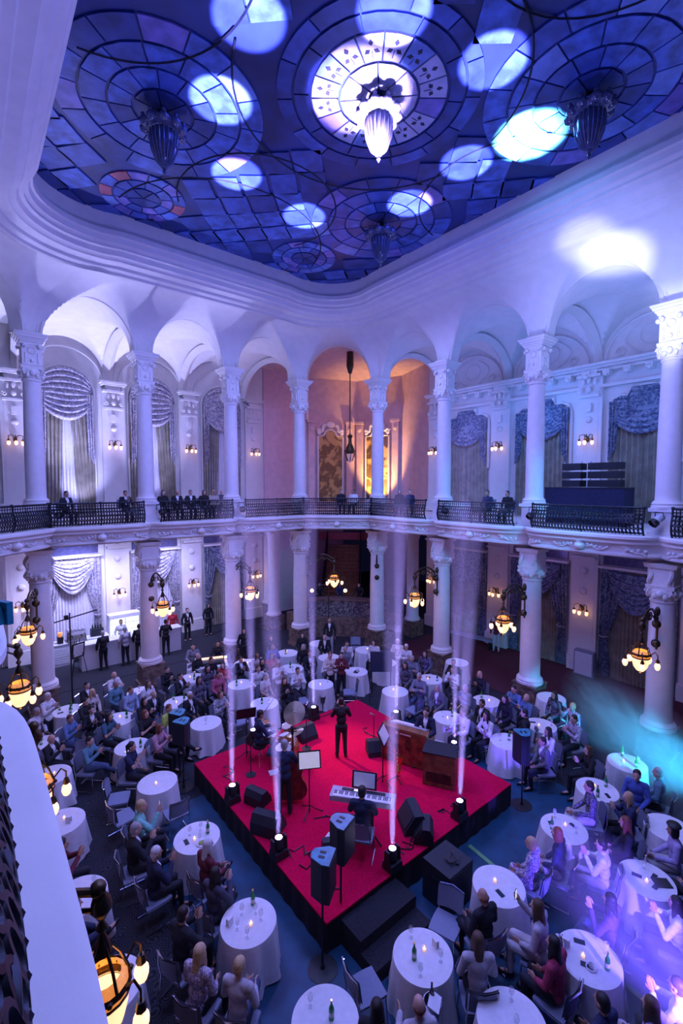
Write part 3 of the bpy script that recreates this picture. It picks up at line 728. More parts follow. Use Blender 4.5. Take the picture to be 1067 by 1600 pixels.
for i in range(-26, 27):
    for j in range(-26, 27):
        u, v = i * S * .7071, j * S * .7071; x, y = 7.1 + u - v, 7.8 + u + v
        if not (1.2 < x < 12.9 and -.2 < y < 15.9): continue
        if any((x - c[0]) ** 2 + (y - c[1]) ** 2 < (r + .34) ** 2 for c, r in DISC): continue
        h = S * .7071 * .965; sk = .12 * sin(x * 1.3 + y)
        P = [(x + h, y + sk), (x, y + h), (x - h, y - sk), (x, y - h)]
        panes.append((P, rr.choice(('md', 'mi', 'mi', 'dk', 'md', 'mi', 'dk', 'lt' if y < 9 else 'md')), None, 0))
scored = []
for P, c, ce, r0 in panes:
    q = [project(p[0], p[1], CZ) for p in P]
    if any(k is None for k in q): continue
    if not any(-60 < k[0] < 1130 and -120 < k[1] < 560 for k in q): continue
    ar = abs(sum(q[i][0] * q[(i + 1) % len(q)][1] - q[(i + 1) % len(q)][0] * q[i][1] for i in range(len(q)))) / 2
    scored.append((ar, P, c, ce, r0))
scored.sort(key=lambda t: -t[0])
rest = MB()
pal = [PG[k] for k in ('dk', 'md', 'lt', 'vi', 'wh', 'or', 'mi')]; idx = dict(dk=0, md=1, lt=2, vi=3, wh=4, mi=6); idx['or'] = 5
for k, (ar, P, c, ce, r0) in enumerate(scored):
    if k < 295:
        o = MB().prism(P, CZ - .03, CZ + .005).build('pane', PG[c], base, smooth=False)
        if ce == RC and abs(r0 - .86) < .01 and c != 'vi':
            mx = sum(p[0] for p in P) / len(P); my = sum(p[1] for p in P) / len(P); lf = MB()
            an = atan2(my - RC[1], mx - RC[0]); cc, ss = cos(an), sin(an)
            for (da, dl) in ((0, .12), (2.1, .10), (-2.1, .10)):
                a = an + da; px, py = mx + dl * cos(a), my + dl * sin(a); t = (-sin(a), cos(a))
                lf.prism([(px + .075 * cos(a), py + .075 * sin(a)), (px + t[0] * .05, py + t[1] * .05), (px - .06 * cos(a), py - .06 * sin(a)), (px - t[0] * .05, py - t[1] * .05)], CZ - .036, CZ - .028)
            lf.box((mx - .12 * cc, my - .12 * ss, CZ - .032), (.16, .014, .008), an)
            lf.build('leaf_motif', M['leaves'], o, smooth=False)
    else: rest.cur = idx[c]; rest.prism(P, CZ - .03, CZ + .005)
if rest.f: tag(rest.build('pane_field', pal, base, smooth=False), kind='stuff')
# lead came arcs sweeping between the rosettes
ld = MB()
for (c, r, a0, a1) in ((RC, 3.05, .2, 2.9), (RC, 3.05, 3.4, 6.0), ((7.1, 12.6), 2.3, 2.6, 6.8), ((7.1, 2.4), 2.3, -.4, 3.6), ((7.1, 15.2), 3.4, 3.3, 6.1), ((12.6, 7.7), 2.6, 1.7, 4.6), ((1.5, 7.7), 2.6, -1.4, 1.4)):
    ld.tube(arc(c, r, a0, a1, 30, CZ - .035), .022, 4)
ld.build('came', M['lead'], base)
# leaded saddle bars across the field
# ------------------------------------------------------------------ crystal chandeliers
def chandelier():
    t = thing('chandelier', 'crystal basket chandelier over the central opal rosette', 'chandelier', (0, 0, 0), 0, 'ceiling chandeliers')
    MB().lathe([(.10, 0), (.12, -.05), (.03, -.10), (.02, -.42)], 10).build('stem', M['bronze'], t)
    m = MB()
    for k in range(10):
        a = 2 * pi * k / 10
        m.add([], []); m.sph((.40 * cos(a), .40 * sin(a), -.36), .12, 8, 6, (1, 1, .8)); m.sph((.44 * cos(a), .44 * sin(a), -.25), .05, 6, 5)
    m.lathe([(.30, -.44), (.42, -.40), (.44, -.33), (.40, -.28)], 20, cap=False); m.build('crown', M['bulbshade'], t)
    m = MB().lathe([(.27, -.44), (.28, -.52), (.25, -.8), (.16, -1.05), (.05, -1.14)], 20, cap=False); m.build('basket_core', M['bulbshade'], t)
    m = MB()
    for k in range(20):
        a = 2 * pi * k / 20; m.tube([(r * cos(a), r * sin(a), z) for r, z in ((.29, -.44), (.305, -.55), (.275, -.8), (.18, -1.05), (.06, -1.15))], .013, 4)
    m.build('crystal_strings', M['crystalrod'], t)
    MB().lathe([(.06, -1.13), (.08, -1.17), (.03, -1.22), (.045, -1.26), (0, -1.34)], 10).build('finial', M['bulbshade'], t)
    return t
ch = chandelier(); ch.location = (RC[0], RC[1], CZ - .02)
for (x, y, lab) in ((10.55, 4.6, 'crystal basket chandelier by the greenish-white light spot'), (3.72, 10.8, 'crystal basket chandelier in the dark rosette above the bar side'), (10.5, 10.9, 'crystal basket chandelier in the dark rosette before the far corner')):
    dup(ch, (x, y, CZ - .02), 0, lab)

BRIGHT = mat('crystal_lit_tone', (.66, .66, .80), .10, var=.05, spec=.9)  # paler crystal copy: lit look of the central chandelier put into the colour
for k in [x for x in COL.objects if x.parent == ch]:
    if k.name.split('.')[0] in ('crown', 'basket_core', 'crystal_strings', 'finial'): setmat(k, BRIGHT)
# ================================================================== curtains, sconces, lanterns
def swag(m, W, top, bot, yf, n=7, amp=.10, skew=0., nu=22, nv=44):
    def fn(u, v):
        x = (2 * u - 1) * W; zt = top(x); zb = bot(x); z = zt + (zb - zt) * v
        f = abs(sin(v * n * pi)) ** .7 * amp * (.3 + .7 * sin(pi * u)); return (x, yf + f + .12 * sin(pi * u) * v, z)
    m.grid(fn, nu, nv)
def pleats(m, x0, x1, z0, z1, y, n, amp, ztop=None, zbot=None, x0b=None, x1b=None, nv=2):
    nu = n * 6
    def fn(u, v):
        xa = x0 + (x1 - x0) * u; xb = (x0b if x0b is not None else x0) + ((x1b if x1b is not None else x1) - (x0b if x0b is not None else x0)) * u
        zt = ztop(xa) if ztop else z1; zb = zbot(u) if zbot else z0
        return (xa + (xb - xa) * v, y + amp * sin(u * n * 2 * pi), zt + (zb - zt) * v)
    m.grid(fn, nu, nv)
def curtain_upper(label, wd, arch, mats, zs=11.8, sheer=True):
    """window dressing: local x along the wall, +y into the room"""
    t = thing('window_curtain', label, 'curtain')
    Rr = wd / 2
    top = (lambda x: zs + sqrt(max(0, Rr * Rr - x * x))) if arch else (lambda x: 11.05 + .30 * (abs(x) < .38 * Rr) - .16 * (abs(x) > .75 * Rr))
    m = MB(); swag(m, Rr, top, lambda x: (zs if arch else 10.85) - .55 * 1 - .75 * (1 - (x / Rr) ** 2), .16, 9, .11); m.build('swag', mats[0], t)
    lo = zs if arch else 10.9
    for s in (-1, 1):
        m = MB(); pleats(m, s * Rr * .98, s * Rr * .68, 0, lo - .1, .24, 3, .05, zbot=lambda u: 8.55 + .55 * u, x1b=s * Rr * .74); m.build('jabot', mats[0], t)
        m = MB(); pleats(m, s * Rr, s * Rr * (.10 if sheer else .0), 6.32, lo - .3, .10, 6, .055, x1b=s * Rr * ((.34 if s < 0 else .30) if sheer else .02)); m.build('drape', mats[1], t)
    if sheer: m = MB(); pleats(m, -Rr * .98, Rr * .98, 6.32, lo - .2, .03, 16, .03); m.build('sheer', M['sheer'], t)
    return t
def curtain_lower(label, wd, mats, sheer=True):
    t = thing('window_curtain', label, 'curtain'); Rr = wd / 2
    m = MB(); swag(m, Rr * .82, lambda x: 4.38 - .1 * (1 - (x / Rr) ** 2), lambda x: 4.0 - 1.25 * (1 - (x / (Rr * .82)) ** 2), .22, 8, .10); m.build('swag', mats[0], t)
    MB().box((0, .16, 4.45), (wd + .2, .3, .10)).build('valance_board', M['plaster'], t)
    MB().box((0, .03, 4.85), (wd, .06, .62)).build('transom', mat('transom_glass', (.10, .10, .20), .15, var=.2), t)
    for s in (-1, 1):
        m = MB()
        def fn(u, v, s=s):                       # tied-back drape: gathers towards the wall at the tie, falls below it
            zt = 4.38 - 4.3 * v; tie = .62
            inner = .42 * (1 - min(1, v / tie) ** 1.6) if v < tie else .0
            w = Rr * (.26 + inner * 1.2) if v < tie else Rr * (.26 + .10 * (v - tie) / (1 - tie))
            x = s * (Rr * 1.04 - w * u); return (x, .15 + .055 * sin(u * 5 * 2 * pi) * (1 - .5 * (abs(v - tie) < .06)), zt)
        m.grid(fn, 34, 18); m.build('drape', mats[0], t)
        MB().tube([(s * (Rr * 1.02 - Rr * .28 * q / 6), .22 + .06 * sin(pi * q / 6), 1.72 - .05 * sin(pi * q / 6)) for q in range(7)], .035, 5).build('tieback', mats[0], t)
    m = MB(); pleats(m, -Rr * .98, Rr * .98, .02, 4.38, .06, 18, .03); m.build('sheer', mats[1], t)
    return t
WX = [(PILX[i] + PILX[i + 1]) / 2 for i in range(3)] + [-.2]; WY = [(PILY[i] + PILY[i + 1]) / 2 for i in range(3)]
names_up = ['window curtain with bright parted sheer in the brightest upstairs bay', 'upstairs window curtain over the bar fridge bay', 'dim upstairs window curtain over the sound desk bay', 'upstairs window curtain at the near end of the bar-side gallery']
names_lo = ['bright floor-length curtain with draped swag behind the coffee machine', 'bright floor-length curtain with tied drapes behind the bar fridge', 'dark tied curtain over the doorway by the sound desk', 'floor-length curtain behind the near corner columns']
wi = 0
for i, x in enumerate(WX):
    wd = 2.15 if i < 3 else 2.0
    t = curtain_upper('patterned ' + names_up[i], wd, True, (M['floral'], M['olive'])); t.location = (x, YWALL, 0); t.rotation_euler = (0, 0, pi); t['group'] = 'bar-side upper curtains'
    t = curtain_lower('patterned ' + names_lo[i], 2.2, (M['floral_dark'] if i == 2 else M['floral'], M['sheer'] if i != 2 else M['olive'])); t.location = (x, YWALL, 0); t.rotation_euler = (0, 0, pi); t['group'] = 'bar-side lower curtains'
names_ru = ['olive and blue upstairs curtain behind the loudspeaker rack', 'olive and blue upstairs curtain left of the loudspeaker rack', 'olive and blue upstairs curtain nearest the painted niche']
names_rl = ['dark downstairs curtain lit teal by the smoke beam', 'blue downstairs curtain behind the column with twin brass balls', 'dark red-shadowed downstairs curtain by the low bench']
for i, y in enumerate(WY):
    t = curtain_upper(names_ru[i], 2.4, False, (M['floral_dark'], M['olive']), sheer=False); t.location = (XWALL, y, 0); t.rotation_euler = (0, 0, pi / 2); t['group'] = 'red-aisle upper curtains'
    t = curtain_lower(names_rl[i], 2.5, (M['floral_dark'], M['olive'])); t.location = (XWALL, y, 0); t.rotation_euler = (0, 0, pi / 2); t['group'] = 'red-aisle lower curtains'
# cusped plaster heads over the right-hand windows
for i, y in enumerate(WY):
    m = MB()
    P = [(1.22, 8.5)] + [(1.22, 10.7), (1.10, 11.0), (.80, 11.12), (.52, 11.02), (.50, 11.22), (.30, 11.36), (0, 11.40)]
    P = P + [(-a, b) for a, b in P[::-1][1:]]
    m.tube([(XWALL - .06, y + a, b) for a, b in P], .07, 6); m.sph((XWALL - .08, y + .45, 11.3), .12, 8, 6); m.sph((XWALL - .08, y - .45, 11.3), .12, 8, 6)
    struct(m.build('trim_%d' % (21 + i), M['stucco']), 'cusped plaster frame over an upstairs window')
for i, x in enumerate(WX):
    m = MB(); Rr = 1.12
    m.tube([(x + Rr * cos(a), YWALL - .05, 11.8 + Rr * sin(a)) for a in [pi * q / 20 for q in range(21)]], .06, 6)
    for s in (-1, 1): m.tube([(x + s * Rr, YWALL - .05, z) for z in (6.3, 9, 11.8)], .05, 5)
    m.tube([(x + 1.5 * cos(a), YWALL - .04, 12.4 + 1.35 * sin(a)) for a in [pi * q / 24 for q in range(25)]], .05, 5)
    struct(m.build('trim_%d' % (31 + i), M['stucco']), 'arched plaster frame round an upstairs window')
# ------------------------------------------------------------------ wall sconces
def sconce():
    t = thing('wall_sconce', '', 'sconce')
    m = MB().sph((0, .05, .05), .07, 8, 6, (1, .6, 1.6)).tube([(0, .05, .1), (0, .16, .2), (0, .22, .14)], .018, 5); m.build('backplate', M['bronze'], t)
    for k, a in enumerate((-.95, 0, .95)):
        ex, ey = .30 * sin(a), .10 + .22 * cos(a)
        m = MB().tube([(0, .08, .10), (ex * .5, ey * .6, .24), (ex, ey, .20), (ex, ey, .06)], .016, 5).lathe([(.035, .06), (.05, .0), (.04, -.02)], 8, (ex, ey, 0)); o = m.build('arm', M['bronze'], t)
        m = MB().lathe([(.03, 0), (.06, -.04), (.066, -.10), (.045, -.16), (0, -.19)], 10, (ex, ey, -.01)); m.build('bulb', M['bulb'], o)
    return t
sc0 = sconce(); first = True
for (loc, rz, lab) in ([((x, YWALL - .2, z), pi, 'bronze three-bulb sconce on the bar-side %s pilaster %s' % ('upstairs' if z > 6 else 'downstairs', w)) for z in (9.5, 2.55) for x, w in zip(PILX, ('at the near end', 'past the brightest window', 'past the fridge window', 'beside the niche'))] +
                       [((XWALL - .2, y, z), pi / 2, 'bronze three-bulb sconce on the red-aisle %s pilaster %s' % ('upstairs' if z > 6 else 'downstairs', w)) for z in (9.45, 2.6) for y, w in zip(PILY, ('at the near end', 'behind the loudspeaker rack', 'left of the loudspeaker rack', 'beside the niche'))]):
    if first: sc0.location = loc; sc0.rotation_euler = (0, 0, rz); sc0['label'] = lab; sc0['group'] = 'wall sconces'; first = False
    else: dup(sc0, loc, rz, lab)
    n = Vector((-sin(rz), cos(rz), 0))
    light('POINT', 'sconce_glow', Vector(loc) + n * .42 + Vector((0, 0, -.02)), (1, .36, .12), 3.2, size=.08)
# ------------------------------------------------------------------ lanterns on the columns
def lantern(reach=1.75):
    """arm along +x from the column face, lantern bowl centre at z=0"""
    t = thing('column_lantern', '', 'lantern')
    m = MB()
    for z in (.62, .08): m.sph((-reach + .42, 0, z), .115, 12, 8)
    m.tube([(-reach + .34, 0, z) for z in (-.1, .2, .5, .8)], .03, 6)
    for z in (.62, .08): m.tube([(-reach + .28, 0, z), (-reach + .42, 0, z)], .03, 6)
    m.sph((-reach + .36, 0, .95), .07, 8, 6, (1, 1, 2.0)); m.build('wall_mount', M['bronze'], t)
    m = MB()
    top = [(-reach + .38, 0, .62), (-reach + .5, 0, .95), (-reach + .85, 0, 1.22), (-reach + 1.25, 0, 1.26), (-.25, 0, 1.10), (-.04, 0, .98)]
    def bez(P, n=18):
        out = []
        for i in range(n + 1):
            t_ = i / n; Q = [Vector(p) for p in P]
            while len(Q) > 1: Q = [Q[k].lerp(Q[k + 1], t_) for k in range(len(Q) - 1)]
            out.append(Q[0])
        return out
    m.tube(bez(top), .034, 6); m.tube([p + Vector((0, 0, -.16)) for p in bez(top)][3:], .022, 5)
    for k in range(3):
        cx, cz, r = -reach + .62 + .32 * k, .86 + .06 * k, .15 - .02 * k
        m.tube([(cx + r * (1 - q * .05) * cos(q * .62 + k), .02 * (-1) ** k, cz + r * (1 - q * .05) * sin(q * .62 + k)) for q in range(14)], .016, 4)
    m.sph((-.02, 0, 1.0), .07, 8, 6); m.build('arm', M['bronze'], t)
    m = MB().lathe([(.02, .98), (.075, .9), (.09, .82), (.04, .74), (.02, .7), (.05, .64), (.02, .6), (.06, .5), (.075, .42), (.03, .38)], 8)
    for k in range(5):
        a = 2 * pi * k / 5; m.tube([(.03 * cos(a), .03 * sin(a), .52), (.14 * cos(a), .14 * sin(a), .34), (.2 * cos(a), .2 * sin(a), .16)], .014, 4)
    m.build('stem', M['bronze'], t)
    m = MB().lathe([(.21, .17), (.225, .12), (.17, .09), (.215, .05), (.19, .02)], 16, cap=False); 
    for k in range(8):
        a = 2 * pi * k / 8; m.sph((.215 * cos(a), .215 * sin(a), .13), .03, 5, 4)
    m.build('crown_ring', M['bronze'], t)
    MB().lathe([(.14, .22), (.19, .17), (.20, .06)], 16, cap=False).build('upper_glass', M['ambrim'], t)
    MB().lathe([(.195, .03), (.19, -.06), (.155, -.2), (.09, -.29), (.02, -.32)], 16, cap=False).build('glass_bowl', M['amber'], t)
    MB().lathe([(.03, -.31), (.035, -.34), (0, -.37)], 8).build('finial', M['bronze'], t)
    for k in range(5):
        a = 2 * pi * k / 5 + .35; ex, ey = .36 * cos(a), .36 * sin(a)
        m = MB().tube([(.2 * cos(a), .2 * sin(a), .14), (.30 * cos(a), .30 * sin(a), .24), (ex, ey, .17), (ex, ey, .06)], .013, 4).lathe([(.03, .07), (.05, .0), (.035, -.02)], 7, (ex, ey, 0)); o = m.build('bulb_arm', M['bronze'], t)
        MB().lathe([(.03, 0), (.062, -.05), (.068, -.10), (.045, -.17), (0, -.2)], 9, (ex, ey, -.01)).build('bulb', M['bulb'], o)
    return t
ln0 = lantern(); first = True
LN = [((.76, 4.15), (XN, 4.15), 'lantern hanging lowest beside the pale balcony edge'), ((.64, 7.62), (XN, 7.99), 'second lantern along the pale balcony edge'), ((.74, 11.7), (XN, 11.83), 'third lantern along the pale balcony edge'),
      ((1.28, 16.1), (1.82, YL), 'lantern on the column by the black light stand'), ((5.31, YL - 1.6), (5.31, YL), 'lantern on the column before the bar'), ((8.85, YL - 1.45), (8.80, YL), 'lantern on the column behind the sound desk'),
      ((13.0, 16.45), (12.29, YL), 'lantern hanging in front of the staircase'), ((XR - 1.75, 11.75), (XR, 11.83), 'lantern on the first red-aisle column'), ((XR - 1.9, 7.9), (XR, 7.99), 'lantern on the column below the loudspeaker rack'), ((XR - 1.9, 4.05), (XR, 4.15), 'lantern beside the teal smoke')]
for (p, c, lab) in LN:
    d = Vector(p) - Vector(c); rz = atan2(d.y, d.x); lab = 'bronze amber-glass ' + lab
    if first: o = ln0; first = False; o.location = (p[0], p[1], 3.3); o.rotation_euler = (0, 0, rz); o['label'] = lab; o['group'] = 'column lanterns'
    else: o = dup(ln0, (p[0], p[1], 3.3), rz, lab)
    s = d.length / 1.75
    light('POINT', 'lantern_glow', (p[0], p[1], 2.86), (1, .42, .12), 6, size=.10)
# extra scroll bracket on the other staircase column
t = thing('scroll_bracket', 'empty bronze scroll bracket on the staircase column', 'bracket', (XR, 15.67, 3.3), R(225))
m = MB()
for z in (.62, .08): m.sph((.42, 0, z), .115, 12, 8).tube([(.28, 0, z), (.42, 0, z)], .03, 6)
m.build('wall_mount', M['bronze'], t)
m = MB().tube([(.38, 0, .62), (.5, 0, .95), (.8, 0, 1.2), (1.15, 0, 1.2), (1.4, 0, 1.02), (1.3, 0, .86), (1.15, 0, .95)], .03, 6); m.tube([(.85 + .15 * cos(q * .62) * (1 - q * .05), 0, .95 + .15 * sin(q * .62) * (1 - q * .05)) for q in range(14)], .016, 4); m.build('arm', M['bronze'], t)
# ------------------------------------------------------------------ painted niche upstairs
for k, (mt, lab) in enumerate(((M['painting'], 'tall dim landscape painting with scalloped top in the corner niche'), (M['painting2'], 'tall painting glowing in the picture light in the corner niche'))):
    a, b = Vector(NICHE[k]), Vector(NICHE[k + 1]); d = (b - a).normalized(); n = Vector((d.y, -d.x)); n = n if n.dot(Vector((-1, -1))) > 0 else -n
    c = (a + b) / 2 + n * .08 + (d * -.15 if k == 0 else Vector((0, 0)))
    t = thing('wall_painting', lab, 'painting', (c.x, c.y, 0), atan2(d.y, d.x), 'niche paintings')
    sg = 1 if Vector((-d.y, d.x)).dot(n) > 0 else -1
    w = .82
    P = [(-w, 6.6), (w, 6.6), (w, 10.7), (.55 * w, 10.75), (.4 * w, 11.0), (.15 * w, 11.15), (-.15 * w, 11.15), (-.4 * w, 11.0), (-.55 * w, 10.75), (-w, 10.7)]
    MB().plate([(x, 0, z) for x, z in P], 0, (0, sg * .05, 0)).build('canvas', mt, t, smooth=False, fixn=True)
    m = MB().tube([(x, sg * .06, z) for x, z in P], .06, 5, True); m.build('frame', M['stucco'], t)
    m = MB()
    for s in (-1, 1):
        m.tube([(s * (.3 + .5 * q / 8 + .06 * sin(q)), sg * .08, 11.35 - .05 * q + .12 * sin(q * 1.1)) for q in range(9)], .10, 6); m.sph((s * .75, sg * .08, 10.95), .14, 8, 6, (1, .5, 1.2))
    m.sph((0, sg * .1, 11.45), .24, 10, 8, (1.2, .5, .9)); m.build('crest', M['stucco'], t)
    for s in (-1, 1):
        MB().box((s * 1.25, sg * .06, 8.9), (.42, .14, 5.2)).box((s * 1.25, sg * .1, 11.6), (.62, .3, .16)).sph((s * 1.25, sg * .12, 11.2), .16, 8, 6, (1, .5, 1.3)).build('side_pilaster', M['niche'], t)
t = thing('hanging_lantern', 'dark slender hanging lantern before the niche paintings', 'lantern', (16.1, 19.0, 0))
MB().lathe([(.18, 14.72), (.2, 14.0), (.1, 13.62), (.03, 13.55), (.028, 10.4)], 8).build('rod', M['bronze'], t)
m = MB().lathe([(.03, 10.4), (.16, 10.3), (.08, 10.15), (.1, 9.9), (.2, 9.7), (.24, 9.5), (.2, 9.35)], 10)
for k in range(6): a = k * pi / 3; m.tube([(.24 * cos(a), .24 * sin(a), 9.5), (.32 * cos(a), .32 * sin(a), 9.55), (.26 * cos(a), .26 * sin(a), 9.3), (.14 * cos(a), .14 * sin(a), 8.95)], .02, 4)
m.build('cage', M['bronze'], t); MB().lathe([(.18, 9.4), (.19, 9.2), (.12, 8.95), (.0, 8.85)], 10).build('glass', M['glass'], t)
# ------------------------------------------------------------------ corner staircase, curved desk
ang = R(48.5); st = thing('staircase', 'dim wooden staircase rising behind the curved desk', 'staircase', (16.2, 19.9, 0), ang - pi / 2)
for k in range(16):
    MB().box((0, .32 * k + .3, .17 * k + .60), (2.0, .34, 1.0 + .001 * k)).box((0, .32 * k + .14, .17 * k + 1.10), (2.04, .05, .05)).build('step', M['wood'] if k % 1 == 0 else M['black'], st, smooth=False)
for s in (-1, 1):
    MB().plate([(s * 1.08, 0, .6), (s * 1.08, 5.4, 3.5), (s * 1.08, 5.4, 4.6), (s * 1.08, 0, 1.9)], 0, (.06 * s, 0, 0)).build('balustrade', M['iron'], st, smooth=False, fixn=True)
MB().box((0, 5.6, 4.2), (3.4, .2, .5)).build('canopy', M['purse'], st)
def curve_wall(name, c, r0, r1, a0, a1, z0, z1, m, n=24):
    A = arc(c, r0, a0, a1, n); B = arc(c, r1, a1, a0, n); P = [(p[0], p[1]) for p in A + B]; mm = MB(); k = n + 1
    vs = [(p[0], p[1], z0) for p in A] + [(p[0], p[1], z1) for p in A] + [(p[0], p[1], z1) for p in B[::-1]] + [(p[0], p[1], z0) for p in B[::-1]]
    fs = []
    for j in range(3):
        for i in range(n): fs.append((j * k + i, j * k + i + 1, (j + 1) * k + i + 1, (j + 1) * k + i))
    fs += [(0, k, 2 * k, 3 * k), (n, 3 * k + n, 2 * k + n, k + n)]
    mm.add(vs, fs); return mm
cc = (12.1, 15.3)
t = thing('reception_desk', 'curved mosaic desk on a brown stone podium before the staircase', 'desk', (0, 0, 0))
curve_wall('podium', cc, 3.5, 5.35, R(10), R(80), 0, .95, None).build('podium', M['marble'], t, ang=30, fixn=True)
curve_wall('counter', cc, 3.85, 4.35, R(14), R(76), .95, 1.75, None).build('counter', floral('dark_mosaic', (.03, .03, .05), (.28, .24, .24), 9), t, ang=30, fixn=True)
curve_wall('top', cc, 3.78, 4.45, R(13), R(77), 1.75, 1.82, None).build('counter_top', M['marble'], t, ang=30, fixn=True)
# far columns of the staircase hall
for (x, y) in ((12.5, 21.0), (17.55, 15.75), (13.6, 24.3 - .9)):
    t = thing('hall_column', 'plain pale column standing in the staircase hall', None, (x, y, 0), 0, 'staircase hall columns'); t['kind'] = 'structure'
    MB().box((0, 0, .4), (.8, .8, .8)).build('plinth', M['marble'], t); MB().lathe([(.40, .8), (.40, .88), (.34, .95), (.32, 1.1), (.29, 4.9), (.33, 4.95), (.36, 5.2)], 20).box((0, 0, 5.4), (.8, .8, .45)).build('shaft', M['column'], t)
# ------------------------------------------------------------------ theatre lamps
def can(label, loc, tgt):
    d = (Vector(tgt) - Vector(loc)); t = thing('stage_lamp', label, 'stage lamp', loc, 0, 'lamps on the balcony pedestals'); t.rotation_euler = d.to_track_quat('-Z', 'Y').to_euler()
    MB().lathe([(.07, .26), (.10, .22), (.105, -.02), (.12, -.05)], 14, cap=True).build('housing', M['greyblue'], t)
    MB().lathe([(.122, -.03), (.125, -.14), (.115, -.14), (.11, -.05)], 14, cap=False).build('snout', M['black'], t)
    MB().tube([(-.13, 0, .05), (-.15, 0, .12), (-.12, .14, .2), (.12, .14, .2), (.15, 0, .12), (.13, 0, .05)], .014, 4).build('yoke', M['black'], t)
CANL = ['first', 'bar', 'sound desk', 'staircase', 'niche-side', 'red-aisle', 'rack', 'followspot']
for k, ((x, y), s) in enumerate(PER[5:13]):
    n = Vector((7.06 - x, 8 - y)).normalized(); p = Vector((x, y)) + n * .62 + Vector((-n.y, n.x)) * .25
    can('small pale stage lamp clamped by the %s column upstairs' % CANL[k], (p.x, p.y, 6.72), (7.1, 8.4, .6))
# ================================================================== stage
SX0, SX1, SY0, SY1, SZ = 4.3, 9.85, 5.65, 11.24, .55
stg = thing('stage', 'low square stage with red carpet and black skirt in the middle of the hall', 'stage', ((SX0 + SX1) / 2, (SY0 + SY1) / 2, 0))
hw, hd = (SX1 - SX0) / 2, (SY1 - SY0) / 2
MB().box((0, 0, .265), (2 * hw - .04, 2 * hd - .04, .51)).build('deck', M['blackcloth'], stg, smooth=False)
MB().box((0, 0, .535), (2 * hw, 2 * hd, .03)).build('carpet', M['redcarpet'], stg, smooth=False)
for (x, y, w, rz) in ((0, -hd, 2 * hw, 0), (0, hd, 2 * hw, 0), (-hw, 0, 2 * hd, pi / 2), (hw, 0, 2 * hd, pi / 2)):
    m = MB(); m.grid(lambda u, v: ((u - .5) * w, .012 * sin(u * 90), .51 * v), 120, 1); o = m.build('skirt', M['blackcloth'], stg); o.location = (x, y, .004); o.rotation_euler = (0, 0, rz)
# black steps
t = thing('stage_steps', 'black wooden steps against the stage corner', 'steps', (5.25, 5.3, 0), 0)
MB().box((0, -.06, .12), (1.3, .9, .24)).build('tread', M['blackcloth'], t, smooth=False)
MB().box((0, .10, .34), (1.3, .5, .20)).build('tread', M['blackcloth'], t, smooth=False)
# subwoofer beside the stage
t = thing('subwoofer', 'large black subwoofer box on the floor beside the stage', 'loudspeaker', (6.70, 5.08, 0))
MB().box((0, 0, .38), (.68, .62, .74)).build('cabinet', M['speaker'], t, smooth=False)
MB().box((0, -.315, .38), (.62, .012, .68)).build('grille', M['grille'], t, smooth=False)
for s in (-1, 1): MB().box((s * .345, 0, .5), (.012, .2, .10)).build('handle', M['black'], t, smooth=False)
m = MB().lathe([(.10, 0), (.11, .02), (.04, .025)], 10, (.02, .03, .75)).box((.1, -.1, .765), (.2, .06, .03), .5).tube([(0, 0, .77), (.15, .1, .77), (.1, -.12, .775), (-.12, -.1, .775), (-.05, .05, .77)], .012, 4)
tag(m.build('cable_coil', M['black']), 'coil of black cable lying on the subwoofer', 'cable').location = (6.70, 5.02, 0)
# ------------------------------------------------------------------ moving heads with beams
def moving_head():
    t = thing('moving_head_light', '', 'stage light')
    MB().box((0, 0, .07), (.30, .26, .14), top=.92).build('base', M['black'], t, smooth=False)
    for s in (-1, 1): MB().box((s * .135, 0, .25), (.04, .14, .26), top=.8).build('yoke_arm', M['black'], t, smooth=False)
    h = MB().lathe([(.06, .16), (.09, .19), (.095, .34), (.075, .38)], 14); h.build('head', M['speaker'], t)
    MB().lathe([(0, .384), (.066, .384)], 14, cap=False).lathe([(.066, .384), (.066, .37)], 14, cap=False).build('lens', M['lens'], t)
    return t
mh0 = moving_head(); first = True
MH = [((4.42, 9.31), (4.58, 9.71), 'at the stage edge by the small floor monitor'), ((4.42, 7.32), (4.23, 7.77), 'at the stage edge nearest the double bass'), ((5.92, 5.75), (6.1, 6.03), 'at the stage corner near the steps'), ((7.97, 5.75), (8.3, 5.49), 'at the stage edge right of the twin monitors'),
      ((9.72, 7.22), (10.28, 7.54), 'at the stage edge behind the speaker cabinet'), ((9.72, 9.33), (10.43, 9.61), 'at the stage edge behind the organ'), ((7.98, 11.12), (8.4, 12.11), 'at the stage edge beyond the singer'), ((5.92, 11.12), (5.92, 11.66), 'at the stage edge behind the drum kit')]
haze = [volmat('beam_haze_%d' % k, d) for k, d in enumerate((.008, .009, .0085, .005))]
